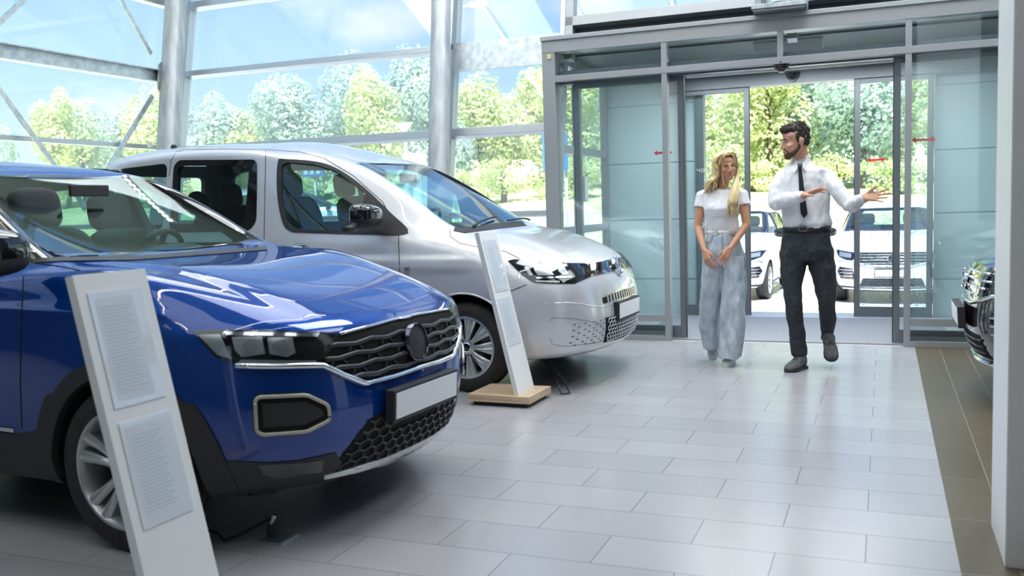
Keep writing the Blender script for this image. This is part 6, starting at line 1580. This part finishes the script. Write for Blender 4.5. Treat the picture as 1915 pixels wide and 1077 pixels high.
# ------------------------------------------------------------------ more cars
def quick_suv(name, origin, th, paint, label, group=None, nu=5, nv=4, lamps=True, chrome=True, emb=True, kind='alloy5'):
    c = Car(name, origin, th, suv_grid(), label, group=group, nu=nu, nv=nv, rowmat=suvmat, warp=suv_warp)
    suv_body(c, paint, M_gloss)
    F = 'front'
    c.patch('upper_grille', [(-.60,.80),(-.50,.86),(.50,.86),(.60,.80),(.50,.70),(.30,.665),(-.30,.665),(-.50,.70)], M_gloss, off=.005, thick=.014, mode=F, step=.05)
    for k, z in enumerate((.69, .735, .78, .825)):
        w = (.42, .52, .58, .54)[k]; c.line('grille_slat', [[(-w, z), (-w/2, z), (0, z), (w/2, z), (w, z)]], M_chrome if chrome else M_slat, r=.007, mode=F, off=.012, step=.08)
    c.line('chrome_strip', [[(-.84,.70),(-.6,.70),(-.45,.655),(-.3,.63),(.3,.63),(.45,.655),(.6,.70),(.84,.70)]], M_chrome, r=.011, mode=F, off=.006, step=.06)
    h = [(.58,.86),(.80,.885),(.86,.88),(.82,.78),(.70,.735),(.60,.73),(.56,.78)]
    for sg in (1, -1):
        o = c.patch('headlamp', [(sg * a, b) for a, b in h], M_gloss, off=.006, thick=.012, mode=F, step=.04)[0]
        c.patch('reflector', [(sg * a, b) for a, b in [(.62,.77),(.62,.84),(.80,.86),(.80,.79)]], M_reflector, off=.012, thick=.008, mode=F, step=.05, parent=o)
        c.patch('lamp_cover', [(sg * a, b) for a, b in h], M_lens, off=.018, thick=.003, mode=F, step=.05, parent=o)
        c.patch('bumper_intake', [(sg * a, b) for a, b in [(.56,.42),(.60,.60),(.80,.62),(.84,.54),(.78,.42)]], M_gloss, off=.005, thick=.012, mode=F, step=.05)
        for z in (.47, .52, .57): c.line('intake_bar', [[(sg * .60, z), (sg * .80, z)]], M_slat if not chrome else M_satin, r=.007, mode=F, off=.010, step=.06)
    c.patch('lower_grille', [(-.50,.30),(-.44,.44),(.44,.44),(.50,.30)], M_dark, off=.004, thick=.012, mode=F, step=.06)
    for z in (.33, .37, .41): c.line('lower_grille_bar', [[(-.46, z), (0, z), (.46, z)]], M_slat, r=.008, mode=F, off=.008, step=.08)
    c.line('lower_lip', [[(-.74,.27),(-.5,.27),(0,.262),(.5,.27),(.74,.27)]], M_satin if not chrome else M_chrome, r=.020, mode=F, off=.010, step=.06)
    c.patch('cowl', [(-.62,-.68),(-.555,-.68),(-.57,0),(-.555,.68),(-.62,.68),(-.64,0)], M_blackpl, off=.004, thick=.01, mode='top', step=.06)
    if emb: vw_emblem(c, 0, .765, .075, M_chrome, off=.02, tilt=-.1)
    plate(c, .885, .53)
    for sd in (-1, 1): mirror_pod(c, -.62, 1.0, 1.16, M_gloss, M_blackpl, .08, .12, .085, side=sd)
    for (x, y) in ((0, -.80), (0, .80), (-2.59, -.80), (-2.59, .80)): wheel(c, x, y, .334, .215, kind, -1 if y < 0 else 1, rimr=.235)
    seat(c, -1.02, -.37, .66, h=.60); seat(c, -1.02, .37, .66, h=.60)
    mb = MB(); mb.prism([(-.50,0,1.10),(-.62,0,1.125),(-.86,0,1.14),(-1.0,0,1.09),(-1.0,0,.7),(-.5,0,.7)], (0,-.72,0), (0,.72,0)); mb.build('dashboard', M_cabin, c.root, local=True)
    return c
M_blackpaint = pm('black_paint', (.012, .006, .005), .2, 0, Coat_Weight=1.0, Coat_Roughness=.01, Coat_IOR=1.7)
M_whitepaint = pm('white_car_paint', (.78, .79, .81), .3, 0, Coat_Weight=1.0, Coat_Roughness=.02)
M_greypaint = pm('pale_grey_car_paint', (.55, .60, .68), .3, .3, Coat_Weight=1.0, Coat_Roughness=.02)
quick_suv('black_crossover_car', (1.385, 2.42, 0), PI, M_blackpaint, 'black car with chrome grille bars, mostly hidden behind the white pillar', nu=7, nv=5)
quick_suv('white_crossover_car', (.17, 12.62, -.46), -PI / 2 + .02, M_whitepaint, 'white car parked outside facing the doors, right of the man', nu=5, nv=4)
quick_suv('pale_crossover_car', (-2.72, 12.75, -.46), -PI / 2 - .05, M_greypaint, 'pale grey car parked outside, seen between the woman and the man', nu=5, nv=4)
quick_suv('white_hatchback_car', (-12.4, 16.3, .30), .45, M_whitepaint, 'white car outside, seen through the side windows of the silver van', emb=False, nu=5, nv=4)

# ------------------------------------------------------------------ things outside
M_pole = pm('painted_pole', (.62, .64, .66), .5)
lp = empty('lamp_post', (-13.2, 24.0, 0)); tag(lp, 'slim pale street lamp post rising in front of the trees', 'lamp post')
MB().cyl((-13.2, 24, -.1), (-13.4, 24, 7.5), .09, .05, 16).build('post', M_pole, lp, True)
MB().tube([(-13.4, 24, 7.5), (-13.2, 24, 7.8), (-12.4, 24, 7.9)], .04, 8).build('arm', M_pole, lp, True)
MB().box(-12.5, -11.9, 23.85, 24.15, 7.82, 7.95).build('lamp_head', M_pole, lp, bevel=.02)
def P3(px, py, y): return J(px, py, y)
rs = empty('road_sign', (P3(755, 238, 12).x, 12, 0)); tag(rs, 'back of a white triangular give-way sign on a post outside the glass front', 'road sign')
c = P3(755, 238, 12); w = .21
MB().prism(rounded([(-w, .09), (w, .09), (.05, -.07), (-.05, -.07)], .03) and [(c.x + a, 12, c.z + b) for a, b in rounded([(-w, .09), (w, .09), (.03, -.09), (-.03, -.09)], .03)], (0, 0, 0), (0, .02, 0)).build('triangle_plate', M_white, rs)
MB().cyl((c.x, 12.05, -.1), (c.x, 12.05, c.z + .05), .03, n=12).build('post', M_pole, rs, True)
c2 = P3(765, 305, 12.4)
ms = empty('meter_cabinet', (c2.x, 12.6, 0)); tag(ms, 'white cabinet on the grass below the triangular sign', 'cabinet')
MB().box(c2.x - .2, c2.x + .2, 12.5, 12.8, -.5, c2.z + .2).build('cabinet_body', M_white, ms, bevel=.02)
MB().box(c2.x - .17, c2.x + .17, 12.485, 12.5, .25, c2.z + .15).build('cabinet_door', M_white, ms, bevel=.004)
bs = empty('blue_sign', (P3(1050, 285, 11).x, 11, 0)); tag(bs, 'tall blue and white sign board outside, beyond the left side pane of the entrance', 'sign')
c = P3(1050, 285, 11)
MB().box(c.x - .35, c.x + .10, 11, 11.06, c.z - .30, c.z + .34).build('board', pm('sign_blue', (.03, .22, .60), .5), bs, bevel=.01)
text('sign_lettering', '0', (c.x - .10, 10.995, c.z - .10), .34, M_vin, bs)
for q in (-.3, .05): MB().cyl((c.x + q, 11.08, -.1), (c.x + q, 11.08, c.z + .3), .025, n=10).build('post', M_pole, bs, True)
# parking sign above the car beyond the van
c = P3(585, 322, 17.5)
ps = empty('parking_sign', (c.x, 17.5, 0)); tag(ps, 'blue sign with white shapes above the white car, seen through the van', 'sign')
MB().box(c.x - .34, c.x + .34, 17.5, 17.54, c.z - .12, c.z + .14).build('board', pm('sign_blue', (.03, .22, .60), .5), ps)
for k in range(3): MB().prism([(c.x - .22 + k * .2 + a, 17.497, c.z + b) for a, b in ((-.08, -.05), (.06, -.05), (.03, .09), (-.03, .09))], (0, 0, 0), (0, -.004, 0)).build('white_shape', M_vin, ps)
MB().cyl((c.x, 17.58, gz(c.x, 17.5) - .1), (c.x, 17.58, c.z + .1), .03, n=10).build('post', M_pole, ps, True)
# wire fence
fe = empty('wire_fence', (0, 16.4, -.46)); tag(fe, 'low light wire mesh fence along the far edge of the forecourt', 'fence')
for k in range(12): MB().cyl((-13 + k * 2.1, 16.4, -.5), (-13 + k * 2.1, 16.4, 1.14), .03, n=8).build('post', M_pole, fe, True)
for z in (-.3, 1.12): MB().cyl((-13, 16.4, z), (10.1, 16.4, z), .02, n=8).build('rail', M_pole, fe, True)
mb = MB()
for k in range(230): mb.bar((-13 + k * .1, 16.4, -.3), (-13 + k * .1, 16.4, 1.12), .006, .006)
for k in range(7): mb.bar((-13, 16.4, -.1 + k * .17), (10, 16.4, -.1 + k * .17), .006, .006)
tag(mb.build('mesh_wires', M_pole, fe), kind='stuff')
S('trim_7', MB().box(-60, 60, 16.8, 17.0, -.6, -.34), pm('kerb_stone', (.5, .5, .5), .8))
# rain drops on the right-hand outer door pane
rg2 = random.Random(11); mb = MB()
for k in range(5200):
    x = rg2.uniform(-.175, .47); z = .14 + (rg2.random() ** 1.35) * 1.0; r_ = rg2.uniform(.0016, .0042)
    yy = 6.325; mb.add([(x - r_, yy, z), (x + r_, yy, z), (x, yy, z + r_ * 1.2), (x, yy, z - r_ * 1.2), (x, yy + r_ * .9, z)], [(0, 2, 4), (2, 1, 4), (1, 3, 4), (3, 0, 4), (0, 3, 1, 2)])
tag(mb.build('rain_drops', pm('water_drop', (.55, .6, .65), .05, .9)), 'rain drops clinging to the outer sliding door pane behind the pointing hand', 'rain drops', kind='stuff')
